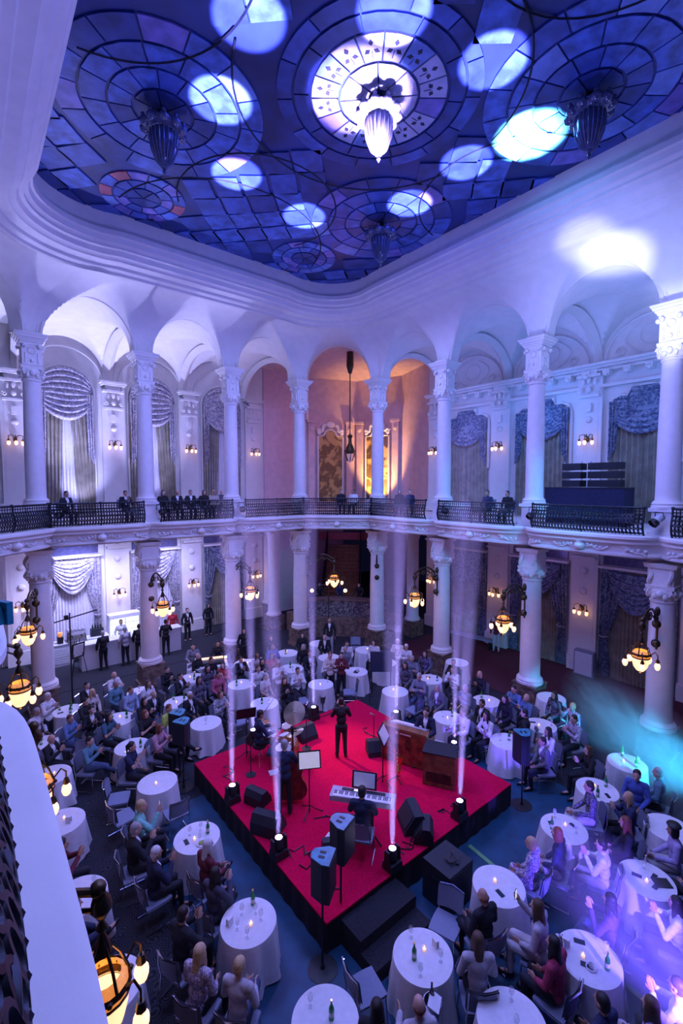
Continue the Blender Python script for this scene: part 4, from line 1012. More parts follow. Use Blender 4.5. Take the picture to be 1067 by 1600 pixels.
for (p, q, lab) in MH:
    lab = 'black moving head light shining straight up ' + lab
    if first: mh0.location = (p[0], p[1], SZ); mh0['label'] = lab; mh0['group'] = 'moving heads round the stage'; first = False
    else: dup(mh0, (p[0], p[1], SZ), 0, lab)
    src = Vector((p[0], p[1], SZ + .40)); dst = Vector((q[0], q[1], CZ)); d = (dst - src).normalized()
    light('SPOT', 'beam_lamp', src, (.38, .30, 1.0), 230000, dst, .05, 5.2, .3)
    # visible shaft: the haze that hangs over the stage where the beam crosses it, thinning upwards
    sh = thing('haze_shaft', 'shaft of violet light in the haze ' + lab.split(' up ')[1], 'light beam', src + d * .02, 0, 'light beams over the stage'); sh.rotation_euler = d.to_track_quat('Z', 'Y').to_euler(); sh['kind'] = 'stuff'
    for k in range(4):
        z0, z1 = 2.05 * k, 2.05 * (k + 1); MB().cyl((0, 0, z0), (0, 0, z1), .07 + z0 * .043, .07 + z1 * .043, 20).build('haze_segment', haze[k], sh)
beam('green_beam_lamp', (9.3, 6.0, 1.2), (10.68, 6.02, CZ), (.45, 1.0, .75), 900)
beam('rosette_beam_lamp', (6.2, 8.4, 3.0), (6.75, 7.7, CZ), (.45, .34, 1.0), 260, .13, 10)
# ------------------------------------------------------------------ loudspeakers on poles
def pa(label, loc, rz, pole=1.25, z0=0, base=True, h=.62):
    t = thing('pole_loudspeaker', label, 'loudspeaker', (loc[0], loc[1], z0), rz, 'loudspeakers on poles')
    zb = pole
    P = [(-.19, .17), (.19, .17), (.20, .05), (.10, -.16), (0, -.19), (-.10, -.16), (-.20, .05)]
    MB().prism(P, zb, zb + h).build('cabinet', M['speaker'], t, ang=30)
    MB().prism([(x * .97, y * .97) for x, y in P], zb + h, zb + h + .012).build('top_plate', M['teal'], t, smooth=False)
    MB().box((-.05, 0, zb + h + .014), (.045, .10, .008)).box((.05, 0, zb + h + .014), (.045, .10, .008)).build('handle', M['black'], t, smooth=False)
    MB().box((0, .172, zb + h / 2), (.34, .008, h * .9)).build('grille', M['grille'], t, smooth=False)
    MB().cyl((0, 0, .02), (0, 0, zb), .02, .018, 8).build('pole', M['black'], t)
    if base: MB().lathe([(.24, 0), (.24, .015), (.04, .03), (.03, .08)], 20).build('foot', M['black'], t)
pa('black pole loudspeaker over the round floor base at the stage corner', (4.12, 5.52), R(215), 1.28)
pa('black pole loudspeaker on the stage corner deck', (4.72, 5.80), R(200), .85, SZ, False)
pa('black pole loudspeaker by the audience at the right stage corner', (10.08, 5.50), R(-40), 1.10, 0, True, .70)
pa('front one of two black pole loudspeakers at the left stage corner', (4.02, 11.25), R(120), 1.22, 0, True, .55)
pa('rear one of two black pole loudspeakers at the left stage corner', (4.10, 11.75), R(120), 1.22, 0, True, .55)
# floor monitors
def wedge(label, loc, rz, s=1.):
    t = thing('floor_monitor', label, 'loudspeaker', (loc[0], loc[1], SZ), rz, 'floor monitors on the stage')
    P = [(0, -.22, 0), (0, .22, 0), (0, .20, .10), (0, .02, .36), (0, -.14, .36), (0, -.22, .22)]
    MB().plate([(-.27 * s, y * s, z * s) for _, y, z in P], 0, (.54 * s, 0, 0)).build('cabinet', M['speaker'], t, smooth=False, fixn=True)
    MB().plate([(-.24 * s, .20 * s, .12 * s), (-.24 * s, .035 * s, .34 * s), (.24 * s, .035 * s, .34 * s), (.24 * s, .20 * s, .12 * s)], 0, (0, .012, .009)).build('grille', M['grille'], t, smooth=False, fixn=True)
for (p, rz, s, lab) in (((8.24, 8.62), R(150), .95, 'black floor monitor beside the organ'), ((4.86, 8.93), R(-70), .9, 'black floor monitor behind the double bass player'), ((4.62, 8.05), R(-60), 1.1, 'larger black floor monitor at the stage edge by the double bass'),
                        ((5.30, 6.75), R(-30), .8, 'small black floor monitor by the white sheets'), ((7.0, 6.25), R(60), 1.1, 'black floor monitor behind the keyboard player'), ((6.95, 5.88), R(40), .9, 'black floor monitor at the stage edge above the subwoofer'), ((7.2, 10.4), R(180), 1.0, 'black floor monitor beside the drum kit')):
    wedge(lab, p, rz, s)
# ------------------------------------------------------------------ keyboard on a stand
t = thing('stage_keyboard', 'silver digital stage piano on a stand', 'keyboard', (6.03, 6.70, SZ), R(-52))
MB().box((0, 0, .80), (1.32, .34, .10)).build('body', M['silver'], t, smooth=False)
m = MB()
MB().box((0, -.085, .857), (1.18, .15, .018)).build('white_keys', M['keys'], t, smooth=False)
for k in range(36):
    if k % 7 in (2, 6): continue
    m.box((-.57 + k * .0325, -.05, .872), (.016, .09, .016))
tag(m.build('black_keys', M['black'], t, smooth=False), kind='stuff')
MB().box((0, .10, .853), (.9, .09, .006)).build('control_panel', M['black'], t, smooth=False); MB().box((-.1, .10, .858), (.2, .06, .004)).build('display', M['screen'], t, smooth=False)
for s in (-1, 1):
    MB().cyl((s * .42, -.22, 0), (-s * .42, .12, .75), .018, n=6).build('stand_leg', M['black'], t)
t2 = thing('music_rest', 'sheet music propped on the stage piano', 'sheet music', (6.03 + .13, 6.70 + .11, SZ + .85), R(-52))
MB().box((0, .06, .16), (.52, .015, .34), rx=-.2).build('rest', M['black'], t2, smooth=False); MB().box((0, .045, .17), (.44, .006, .28), rx=-.2).build('sheet', M['sheet'], t2, smooth=False)
# music stand
def mstand(label, loc, rz, z0, sheet=True, lit=False):
    t = thing('music_stand', label, 'music stand', (loc[0], loc[1], z0), rz)
    m = MB().cyl((0, 0, .02), (0, 0, 1.05), .014, n=6)
    m.build('post', M['black'], t)
    for k in range(3): a = k * 2 * pi / 3; MB().tube([(0, 0, .18), (.16 * cos(a), .16 * sin(a), .07), (.30 * cos(a), .30 * sin(a), .012)], .012, 5).build('leg', M['black'], t)
    MB().box((0, 0, 1.2), (.5, .02, .36), rx=-.45).build('desk', M['black'], t, smooth=False)
    if sheet: MB().box((0, -.02, 1.205), (.44, .008, .31), rx=-.45).build('sheet', M['sheet'] if not lit else mat('glowing_sheet', (.9, .9, .8), .8, emit=(1, .9, .7), estr=.25), t, smooth=False)  # bright sheet glows by its own emission in place of lamplight
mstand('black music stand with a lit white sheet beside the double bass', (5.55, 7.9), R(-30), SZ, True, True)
mstand('black music stand with sheet beside the saxophone', (7.5, 7.62), R(30), SZ)
mstand('music stand with papers behind the drummer', (5.45, 10.6), R(160), SZ)
# ------------------------------------------------------------------ drum kit
t = thing('drum_kit', 'amber shell drum kit with large tilted cymbal', 'drum kit', (6.25, 9.95, SZ), R(-20))
def drum(name, c, r, h, tilt=(0, 0, 1)):
    o = MB().lathe([(r, -h / 2), (r, h / 2)], 20, c, tilt).build(name, M['drumshell'], t); ax = Vector(tilt).normalized()
    MB().lathe([(0, 0), (r * .96, 0)], 20, Vector(c) + ax * (h / 2 + .004), tilt, cap=False).build('skin', M['drumskin'], o)
    for s in (-1, 1): MB().tube([Vector(p) for p in [Vector(c) + ax * (s * h / 2) + (Matrix.Rotation(a, 3, ax) @ (ax.orthogonal().normalized() * (r + .006))) for a in [2 * pi * q / 20 for q in range(20)]]], .012, 4, True).build('hoop', M['chrome'], o)
drum('bass_drum', (.05, .05, .27), .26, .40, (.6, .2, .0)); drum('snare_drum', (-.42, .12, .60), .18, .14, (.1, 0, 1)); drum('tom_drum', (-.05, -.22, .66), .15, .20, (-.2, .3, 1)); drum('tom_drum', (.12, .22, .66), .15, .20, (-.25, -.1, 1)); drum('floor_tom', (-.18, -.52, .42), .21, .36, (0, 0, 1))
def cymbal(c, r, ax):
    o = MB().lathe([(0, .035), (.03, .03), (.04, .01), (r, -.02)], 24, c, ax, cap=False).build('cymbal', M['cymbal'], t)
    MB().cyl((c[0], c[1], .01), c, .012, n=5).build('cymbal_stand', M['chrome'], o)
cymbal((.22, .0, 1.18), .30, (-.45, -.55, .6)); cymbal((-.52, .42, .88), .18, (.05, 0, 1)); cymbal((.1, -.6, 1.0), .22, (-.3, .2, 1))
for (x, y) in ((-.42, .12), (-.5, .45), (-.2, -.5)):
    for k in range(3): a = k * 2.09 + x; MB().tube([(x, y, .3), (x + .2 * cos(a), y + .2 * sin(a), .012)], .011, 4).build('stand_leg', M['chrome'], t)
t = thing('drum_stool', 'round black drum stool', 'stool', (5.62, 10.22, SZ)); MB().lathe([(.17, .42), (.18, .46), (.16, .50)], 16).build('seat', M['black'], t)
for k in range(3): a = k * 2.09; MB().tube([(0, 0, .42), (.05 * cos(a), .05 * sin(a), .2), (.24 * cos(a), .24 * sin(a), .012)], .014, 5).build('leg', M['chrome'], t)
# ------------------------------------------------------------------ double bass (leaning against its player)
t = thing('double_bass', 'dark wooden double bass held upright on stage', 'double bass', (5.46, 8.42, SZ), R(-35))
m = MB()
prof = [(.0, .10), (.20, .11), (.30, .2), (.325, .34), (.29, .48), (.22, .58), (.20, .66), (.225, .76), (.245, .86), (.22, .98), (.13, 1.07), (.03, 1.10)]
vs = []; K = len(prof)
ol = [(x, z) for x, z in prof] + [(-x, z) for x, z in prof[::-1]]
MB().plate([(x, .10, z) for x, z in ol], 0, (0, -.19, 0)).build('body', M['basswood'], t, ang=30, fixn=True)
MB().box((0, .0, 1.30), (.05, .05, .70), top=.8).build('neck', M['wood'], t); MB().box((0, .115, .95), (.06, .02, .85), top=.7).build('fingerboard', M['black'], t)
m = MB().sph((0, .02, 1.72), .05, 8, 6).box((0, .0, 1.66), (.06, .07, .14)); 
for s in (-1, 1): m.cyl((s * .02, 0, 1.63), (s * .10, 0, 1.65), .012, n=5).cyl((s * .02, 0, 1.69), (s * .10, 0, 1.71), .012, n=5)
m.build('scroll_head', M['black'], t); MB().cyl((0, 0, 0), (0, 0, .12), .01, n=5).build('endpin', M['chrome'], t)
for k in range(4): MB().cyl((-.02 + .013 * k, .13, .42), (-.015 + .01 * k, .045, 1.64), .003, n=3).build('string', M['steel'], t)
MB().box((0, .125, .45), (.16, .012, .09)).build('bridge', M['wood'], t)
# ------------------------------------------------------------------ organ, cabinet, saxophone
t = thing('electric_organ', 'two-manual wooden electric organ turned from the camera', 'organ', (8.75, 7.95, SZ), R(-68))
MB().box((0, -.05, .45), (1.15, .55, .60)).build('body', M['wood'], t, smooth=False); MB().box((0, -.36, .45), (1.2, .03, .85)).build('back_panel', M['basswood'], t, smooth=False)
MB().box((0, -.25, .88), (1.22, .22, .05)).build('top', M['wood'], t, smooth=False)
for k, (y, z) in enumerate(((.12, .78), (.28, .72))):
    o = MB().box((0, y, z), (1.02, .15, .03)).build('manual', M['keys'], t, smooth=False); m = MB()
    for q in range(30):
        if q % 7 in (2, 6): continue
        m.box((-.49 + q * .034, y - .03, z + .02), (.016, .08, .016))
    tag(m.build('black_keys', M['black'], o, smooth=False), kind='stuff')
MB().box((0, .0, .83), (1.0, .08, .06)).build('drawbars', M['silver'], t, smooth=False)
for s in (-1, 1): MB().box((s * .57, .05, .07), (.06, .5, .14)).build('foot', M['wood'], t, smooth=False); MB().box((s * .58, .05, .62), (.04, .62, .36)).build('cheek', M['wood'], t, smooth=False)
m = MB().lathe([(.045, 0), (.045, .004)], 14, (-.18, -.378, .80), (0, -1, 0)); m.build('badge', M['label'], t); MB().box((.05, -.377, .80), (.30, .004, .03)).build('lettering', M['label'], t, smooth=False)
for k in range(5): MB().box((.12, -.378, .62 - .05 * k), (.14, .005, .018)).build('vent', M['black'], t, smooth=False)
t = thing('organ_bench', 'small bench behind the electric organ', 'bench', (9.12, 7.62, SZ), R(-68)); MB().box((0, 0, .43), (.8, .32, .05)).build('seat', M['white'], t, smooth=False)
for s in (-1, 1): MB().box((s * .36, 0, .2), (.04, .28, .40)).build('leg', M['black'], t, smooth=False)
t = thing('speaker_cabinet', 'tall dark rotary speaker cabinet on the red carpet', 'loudspeaker', (8.62, 6.80, SZ), R(-60))
MB().box((0, 0, .40), (.74, .52, .78)).build('cabinet', M['wood'], t, smooth=False); MB().box((0, 0, .80), (.78, .56, .03)).build('top', M['speaker'], t, smooth=False)
for k in range(7): MB().box((0, -.264, .12 + .035 * k), (.60, .012, .014)).build('louvre', M['black'], t, smooth=False)
t = thing('saxophone', 'brass saxophone on a floor stand', 'saxophone', (7.72, 7.42, SZ), R(20))
m = MB(); pts = [(.0, 0, .85), (-.05, 0, .90), (-.02, 0, .80), (.0, 0, .6), (.02, 0, .4), (.06, 0, .24), (.14, 0, .19), (.21, 0, .26), (.24, 0, .40), (.27, 0, .52)]
m.tube(pts, .03, 8, rs=[.012, .014, .018, .026, .032, .042, .05, .055, .065, .10]); m.build('body', M['brass'], t)
for k in range(4): MB().lathe([(.02, 0), (.02, .01)], 8, (.01 * k, -.04, .75 - .1 * k), (0, -1, 0)).build('key', M['brass'], t)
m = MB().cyl((.1, 0, .0), (.1, 0, .3), .012, n=5)
m.build('stand', M['black'], t)
for k in range(3): a = k * 2.09; MB().tube([(.1, 0, .12), (.1 + .2 * cos(a), .2 * sin(a), .012)], .012, 4).build('stand_leg', M['black'], t)
# mic stands
def mic(label, loc, rz, h=1.25, z0=SZ, boom=.0):
    t = thing('microphone_stand', label, 'microphone', (loc[0], loc[1], z0), rz)
    MB().lathe([(.13, 0), (.13, .012), (.03, .025)], 16).build('base', M['black'], t); MB().cyl((0, 0, .02), (0, 0, h), .011, n=6).build('post', M['black'], t)
    e = (boom, 0, h + .35 * (boom > 0)); 
    if boom: MB().cyl((-.3 * boom, 0, h - .1), e, .008, n=5).build('boom', M['black'], t)
    MB().cyl(e, (e[0] + .10, 0, e[2] + .06), .014, .022, 8).build('microphone', M['steel'], t)
mic('microphone stand with round base beside the drum kit', (6.9, 9.96), .5, 1.2); mic('microphone stand in front of the organ', (8.36, 8.85), 2.5, .9)
mic('tall boom microphone stand reaching over the drummer', (5.2, 9.9), R(25), 1.1, SZ, .9); mic('microphone boom stand beside the dark screen', (10.75, 11.60), 1.0, 1.5, 0)
# papers, cables
def flat(name, label, cat, loc, w, h, rz, m, grp=None, th=.004):
    o = MB().box((0, 0, th / 2), (w, h, th)).build(name, m, smooth=False); o.location = loc; o.rotation_euler = (0, 0, rz); return tag(o, label, cat, grp)
flat('paper_sheet', 'white sheet lying on the stage by the keyboard player', 'paper', (5.5, 7.02, SZ + .001), .21, .30, .4, M['paper'], 'loose sheets'); flat('paper_sheet', 'white sheet lying on the stage by the keyboard player', 'paper', (5.36, 6.86, SZ + .001), .21, .30, .9, M['paper'], 'loose sheets'); flat('paper_sheet', 'white sheet lying on the stage under the drum stool', 'paper', (5.72, 9.62, SZ + .001), .21, .30, 1.3, M['paper'])
rr = random.Random(5)
CAB = [((6.9, 6.0), (6.4, 5.9), 'cable trailing from the twin floor monitors'), ((8.3, 5.9), (7.7, 6.2), 'tangle of cable by the right moving head'), ((4.6, 7.4), (5.1, 6.7), 'cable running to the moving head by the double bass'), ((4.5, 9.4), (4.9, 10.6), 'cable along the stage edge by the small monitor'), ((4.7, 6.8), (4.8, 5.9), 'cable at the stage corner by the pole loudspeaker'), ((6.3, 10.9), (8.8, 11.0), 'bundle of cable along the far stage edge'), ((5.6, 7.6), (6.4, 7.3), 'cable on the carpet behind the music stand'), ((8.9, 9.8), (8.6, 9.0), 'cable snaking from the organ')]
for (a, b, lab) in CAB:
    P = []
    for k in range(15):
        f = k / 14; P.append((a[0] + (b[0] - a[0]) * f + rr.uniform(-.14, .14), a[1] + (b[1] - a[1]) * f + rr.uniform(-.14, .14), SZ + .012))
    tag(MB().tube(P, .012, 5).build('stage_cable', M['black']), 'black ' + lab, 'cable')
# dark projection screen behind the stage corner
t = thing('banner_screen', 'dark freestanding screen behind the far stage corner', 'screen', (11.60, 11.90, 0), R(-40))
MB().box((0, 0, 1.2), (.80, .04, .75)).build('panel', mat('dark_screen', (.03, .045, .09), .5), t, smooth=False)
for s in (-1, 1): MB().cyl((s * .35, 0, 0), (s * .35, 0, .85), .02, n=6).build('leg', M['black'], t); MB().box((s * .35, 0, .012), (.05, .5, .024)).build('foot', M['black'], t, smooth=False)
# ------------------------------------------------------------------ loudspeaker rack upstairs
t = thing('draped_platform', 'dark blue draped platform upstairs under the loudspeaker racks', 'platform', (17.6, 7.36, 6.25)); MB().box((0, 0, .66), (.9, 2.75, 1.32)).build('drape', mat('navy_drape', (.010, .014, .06), .8, var=.2), t, smooth=False); MB().box((0, 0, 1.33), (.94, 2.8, .03)).build('top', M['black'], t, smooth=False)
for k, (y, w, n, lab) in enumerate(((7.85, .68, 3, 'narrow stack of three black line-array loudspeakers on the platform'), (6.75, 1.05, 3, 'wide stack of three black line-array loudspeakers on the platform'))):
    for q in range(n):
        t = thing('line_array_speaker', lab.replace('stack of three black line-array loudspeakers', 'black line-array loudspeaker, %s of its stack,' % ('bottom', 'middle', 'top')[q]), 'loudspeaker', (17.6, y, 7.60 + .31 * q), 0, 'line array speakers')
        MB().box((0, 0, .13), (.5, w, .24)).build('cabinet', M['speaker'], t, smooth=False); MB().box((-.256, 0, .13), (.012, w * .94, .2)).build('grille', M['grille'], t, smooth=False)
        for s in (-1, 1): MB().box((-.1, s * w * .46, .28), (.03, .03, .07)).build('bracket', M['steel'], t, smooth=False)
# ================================================================== bar
t = thing('bar_counter', 'white L-shaped bar counter before the bright curtains', 'bar counter', (0, 0, 0))
MB().box((4.7, 21.35, .52), (2.5, .5, 1.04)).build('front_unit', M['white'], t, smooth=False); MB().box((4.7, 21.35, 1.06), (2.6, .6, .05)).build('worktop', M['white'], t, smooth=False)
MB().box((6.85, 21.35, .52), (1.4, .5, 1.04)).build('front_unit', M['white'], t, smooth=False); MB().box((6.85, 21.35, 1.06), (1.5, .6, .05)).build('worktop', M['white'], t, smooth=False)
t = thing('bar_side_unit', 'white louvred side counter by the coffee machine', 'counter', (2.75, 22.6, 0)); MB().box((0, 0, .45), (1.25, .6, .9)).build('body', M['white'], t, smooth=False); MB().box((0, 0, .92), (1.3, .66, .04)).build('worktop', M['white'], t, smooth=False)
for k in range(7): MB().box((0, -.305, .14 + .1 * k), (1.2, .02, .07)).build('slat', M['white'], t, smooth=False)
t = thing('bar_fridge', 'lit glass-door bar fridge full of bottles', 'fridge', (5.5, 22.75, 0))
MB().box((0, .1, .88), (1.35, .5, 1.7)).box((0, -.1, 1.66), (1.35, .3, .16)).build('cabinet', M['white'], t, smooth=False)
MB().box((0, -.155, .86), (1.22, .01, 1.36)).build('lit_interior', M['fridge'], t, smooth=False)
for k in range(4): MB().box((0, -.17, .36 + .32 * k), (1.22, .02, .02)).build('shelf', M['steel'], t, smooth=False)
for k in range(9):
    x = -.54 + k * .13
    if abs(x) < .05: continue
    MB().lathe([(.035, 0), (.035, .16), (.012, .2), (.012, .25)], 8, (x, -.2, .70)).build('bottle', M['greenglass'] if k % 2 else M['label'], t)
for s in (-1, 1): MB().box((s * .3, -.26, .86), (.60, .012, 1.4)).build('glass_door', mat('fridge_glass', (.9, .95, .95), .05, alpha=.12), t, smooth=False)
MB().box((0, -.265, .86), (.04, .03, 1.4)).build('mullion', M['white'], t, smooth=False)
t = thing('coffee_machine', 'silver two-group coffee machine with cups on top', 'coffee machine', (3.5, 22.55, .94)); MB().box((0, 0, .24), (.75, .45, .40), top=.94).build('body', M['chrome'], t, smooth=False)
for s in (-1, 1): MB().cyl((s * .18, -.26, .26), (s * .18, -.36, .22), .025, n=8).build('group_handle', M['black'], t); MB().tube([(s * .3, -.24, .32), (s * .32, -.3, .2), (s * .32, -.3, .08)], .01, 4).build('steam_wand', M['chrome'], t)
MB().box((0, -.2, .03), (.7, .2, .05)).build('drip_tray', M['steel'], t, smooth=False)
for k in range(10): MB().lathe([(.025, 0), (.035, .06)], 8, (-.28 + .14 * (k % 5), -.08 + .14 * (k // 5), .445)).build('cup', M['white'], t)
t = thing('espresso_grinder', 'small dark coffee grinder with amber hopper', 'grinder', (2.9, 22.5, .94)); MB().box((0, 0, .14), (.2, .26, .28)).build('body', M['black'], t, smooth=False); MB().lathe([(.06, .28), (.10, .42), (.10, .46)], 10).build('hopper', M['ambrim'], t)
t = thing('bar_boxes', 'dark crate of bottles between coffee machine and fridge', 'crate', (4.35, 22.7, .95)); MB().box((0, 0, .15), (.5, .3, .3)).build('crate', M['speaker'], t, smooth=False)
for k in range(4): MB().lathe([(.035, .3), (.035, .42), (.012, .48), (.012, .54)], 8, (-.17 + .11 * k, 0, 0)).build('bottle', M['brownglass'], t)
MB().box((4.35, 22.72, .46), (.9, .6, .92)).build('back_counter', M['white'], thing('back_counter_unit', 'white back counter under the bottle crate', 'counter'), smooth=False)
t = thing('easel_sign', 'black-framed white notice board on an easel', 'sign', (3.3, 20.9, 0), R(20))
MB().box((0, 0, 1.0), (.52, .03, .62), rx=.15).build('frame', M['black'], t, smooth=False); MB().box((0, -.02, 1.0), (.40, .02, .50), rx=.15).build('notice', M['paper'], t, smooth=False)
for x, y in ((-.3, -.1), (.3, -.1), (0, .4)): MB().cyl((x, y, 0), (x * .3, .06, 1.45), .014, n=5).build('leg', M['black'], t)
# light stand by the first column
t = thing('light_stand', 'tall black light stand with a cross bar by the first column', 'light stand', (2.50, 17.15, 0)); MB().cyl((0, 0, 0), (0, 0, 3.5), .03, .022, 8).build('pole', M['black'], t); MB().cyl((-.42, .2, 3.2), (.75, -.35, 3.55), .022, n=6).build('cross_bar', M['black'], t); MB().box((-.1, 0, 3.36), (.12, .1, .14)).build('clamp', M['black'], t)
for k in range(3): a = k * 2.09; MB().tube([(0, 0, .6), (.45 * cos(a), .45 * sin(a), .02)], .016, 5).build('leg', M['black'], t)
t = thing('lamp_bar', 'stand with two lit amber theatre lamps beside the staircase column', 'light stand', (13.1, 17.0, 0)); MB().cyl((0, 0, 0), (0, 0, 3.0), .025, n=6).build('pole', M['black'], t); MB().cyl((-.55, .5, 2.95), (.55, -.5, 3.0), .02, n=6).build('cross_bar', M['black'], t)
for s in (-1, 1): MB().lathe([(.06, .12), (.11, 0), (.12, -.1)], 12, (s * .6, -s * .5, 2.72), (.5, .6, -.2)).build('lamp_housing', M['black'], t); MB().sph((s * .6 - .05, -s * .5 - .06, 2.72), .085, 10, 8).build('lamp_face', M['shadewarm'], t)
for k in range(3): a = k * 2.09; MB().tube([(0, 0, .5), (.4 * cos(a), .4 * sin(a), .02)], .016, 5).build('leg', M['black'], t)
# sound desk
t = thing('sound_desk_table', 'long table under a white cloth for the sound desk', 'table', (7.0, 16.75, 0), R(-20)); m = MB(); m.box((0, 0, .38), (1.5, .75, .76)); m.build('tablecloth', M['cloth'], t, smooth=False)
m = MB(); 
m.grid(lambda u, v: ((u - .5) * 1.54, -.385 - .02 * sin(u * 40), .77 * v), 60, 1); m.build('cloth_front', M['cloth'], t)
t = thing('mixing_console', 'black mixing console with glowing strip lights', 'mixing console', (7.1, 16.8, .765), R(-20)); MB().box((0, 0, .07), (1.1, .5, .12), rx=.1).build('body', M['black'], t, smooth=False); MB().box((0, .1, .16), (1.05, .16, .015), rx=.1).build('meter_strip', mat('meter_glow', (.9, .5, .3), .4, emit=(1, .5, .25), estr=1.6), t, smooth=False)
m = MB()
for k in range(24): m.box((-.5 + k * .0435, -.1, .14), (.018, .12, .02))
tag(m.build('faders', M['steel'], t, smooth=False), kind='stuff')
MB().sph((.62, .1, .14), .05, 8, 6).build('desk_lamp', M['shadewarm'], t)
t = thing('wall_bench', 'long pale radiator bench by the red-aisle wall', 'bench', (18.6, 12.9, 0), R(100)); MB().box((0, 0, .42), (2.2, .4, .08)).build('seat', M['seat'], t, smooth=False)
for s in (-1, 1): MB().box((s * .95, 0, .19), (.08, .34, .38)).build('leg', M['black'], t, smooth=False)
t = thing('wall_cabinet', 'pale blue box cabinet at the foot of the red-aisle pilaster', 'cabinet', (19.15, 7.9, 0)); MB().box((0, 0, .5), (.3, .75, 1.0)).build('body', M['seat'], t, smooth=False); MB().box((-.156, 0, .5), (.012, .66, .9)).build('door', M['white'], t, smooth=False)
# teal spotlight on the near balcony edge
t = thing('balcony_spotlight', 'teal theatre spotlight on the near balcony edge', 'stage lamp', (-.10, 5.0, 6.32), R(25)); MB().box((.12, 0, .22), (.42, .26, .16), top=.8).build('housing', M['teal'], t, ang=20); MB().box((.34, 0, .23), (.05, .30, .20)).build('barn_door', M['teal'], t, smooth=False); MB().box((0, 0, .07), (.16, .16, .14)).build('bracket', M['black'], t, smooth=False)
# ================================================================== tables
def cloth_mesh(seed, r=.43, h=.75, flare=.07, train=0.):
    rg = random.Random(seed); m = MB(); n = 72; ph = [rg.uniform(0, 6.28) for _ in range(4)]; nf = rg.choice((7, 8, 9))
    def fn(u, v):
        a = 2 * pi * u
        if v < .34: rr = r * (v / .34); z = h
        elif v < .40: rr = r + .008; z = h - .012 * (v - .34) / .06
        else:
            f = (v - .40) / .60; fold = (.55 + .45 * sin(a * 2 + ph[1])) * sin(a * nf + ph[0]) ** 1 
            rr = r + .01 + f * (flare + .07 * fold + .02 * sin(a * 3 + ph[2]) + .012 * sin(a * nf * 2 + ph[2]) + train * max(0, cos(a - 1.0)) ** 3); z = h - .012 - f * (h - .03 - .02 * sin(a * 4 + ph[3]))
        return (rr * cos(a), rr * sin(a), max(z, .008))
    m.grid(fn, n, 22); me = m.mesh('tablecloth', True, 60); me.materials.append(M['cloth']); return me
CLM = [cloth_mesh(k) for k in range(6)]; CLT = cloth_mesh(9, train=.35, flare=.1)
topm = MB().lathe([(.05, .70), (.41, .70), (.41, .735)], 24).mesh('tabletop'); topm.materials.append(M['wood'])
legm = MB().lathe([(.22, .0), (.22, .02), (.04, .05), (.035, .70)], 14).mesh('pedestal'); legm.materials.append(M['black'])
def candle_proto():
    t = thing('candle_holder', '', 'candle', group='table candles')
    MB().lathe([(.03, 0), (.038, .01), (.042, .055)], 10, cap=False).build('glass_cup', M['glass'], t); MB().lathe([(.028, .004), (.028, .03)], 8).build('wax', M['candle'], t); MB().lathe([(0, .03), (.012, .042), (.009, .06), (0, .085)], 6).build('flame', M['flame'], t)
    return t
def bottle_proto():
    t = thing('green_bottle', '', 'bottle', group='green bottles')
    MB().lathe([(.034, 0), (.036, .01), (.036, .14), (.028, .17), (.013, .20), (.013, .25)], 10).build('glass_body', M['greenglass'], t); MB().lathe([(.0368, .05), (.0368, .11)], 10, cap=False).build('label_band', M['label'], t); MB().lathe([(.015, .245), (.015, .262), (0, .262)], 8).build('cap', M['brass'], t)
    return t
def wine_proto():
    t = thing('wine_glass', '', 'glass', group='wine glasses')
    MB().lathe([(.032, 0), (.03, .004), (.005, .01), (.004, .08)], 8).build('stem', M['glass'], t); MB().lathe([(.006, .08), (.03, .10), (.038, .13), (.032, .18)], 10, cap=False).build('bowl', M['glass'], t)
    return t
def phone_proto():
    t = thing('smartphone', '', 'phone', group='phones on the tables')
    MB().box((0, 0, .004), (.075, .155, .008)).build('case', M['black'], t, smooth=False); MB().box((0, 0, .0085), (.068, .145, .001)).build('glass_face', mat('phone_glass', (.02, .03, .05), .1), t, smooth=False)
    return t
def menu_proto():
    t = thing('menu_card', '', 'card', group='menu cards'); MB().box((-.03, 0, .06), (.002, .10, .125), rz=.0).build('leaf', M['paper'], t, smooth=False); MB().box((.03, 0, .06), (.002, .10, .125)).build('leaf', M['paper'], t, smooth=False); MB().box((0, 0, .122), (.062, .10, .002)).build('spine', M['paper'], t, smooth=False)
    return t
PRO = {'c': [candle_proto(), False, 'small lit candle in a glass'], 'b': [bottle_proto(), False, 'green glass bottle'], 'g': [wine_proto(), False, 'clear stemmed glass'], 'p': [phone_proto(), False, 'black smartphone'], 'm': [menu_proto(), False, 'folded white card']}
def put(k, loc, rz, where):
    pr = PRO[k]; lab = '%s on the table %s' % (pr[2], where)
    if not pr[1]: o = pr[0]; pr[1] = True; o.location = loc; o.rotation_euler = (0, 0, rz); o['label'] = lab
    else: dup(pr[0], loc, rz, lab)
tb0 = None
def table(x, y, items, where, seed, train=False):
    global tb0
    lab = 'round white-clothed table ' + where
    t = thing('round_table', lab, 'table', (x, y, 0), (seed * 1.7) % 6.28, 'round tables in the hall')
    link('tablecloth', CLT if train else CLM[seed % 6], t); link('tabletop', topm, t); link('pedestal', legm, t)
    rg = random.Random(seed * 3 + 1)
    for i, k in enumerate(items):
        a = rg.uniform(0, 6.28) if i else 1.0; r = .08 if i == 0 else rg.uniform(.14, .32)
        a = 2.4 * i + seed
        put(k, (x + r * cos(a), y + r * sin(a), .752), rg.uniform(0, 6.28), where)
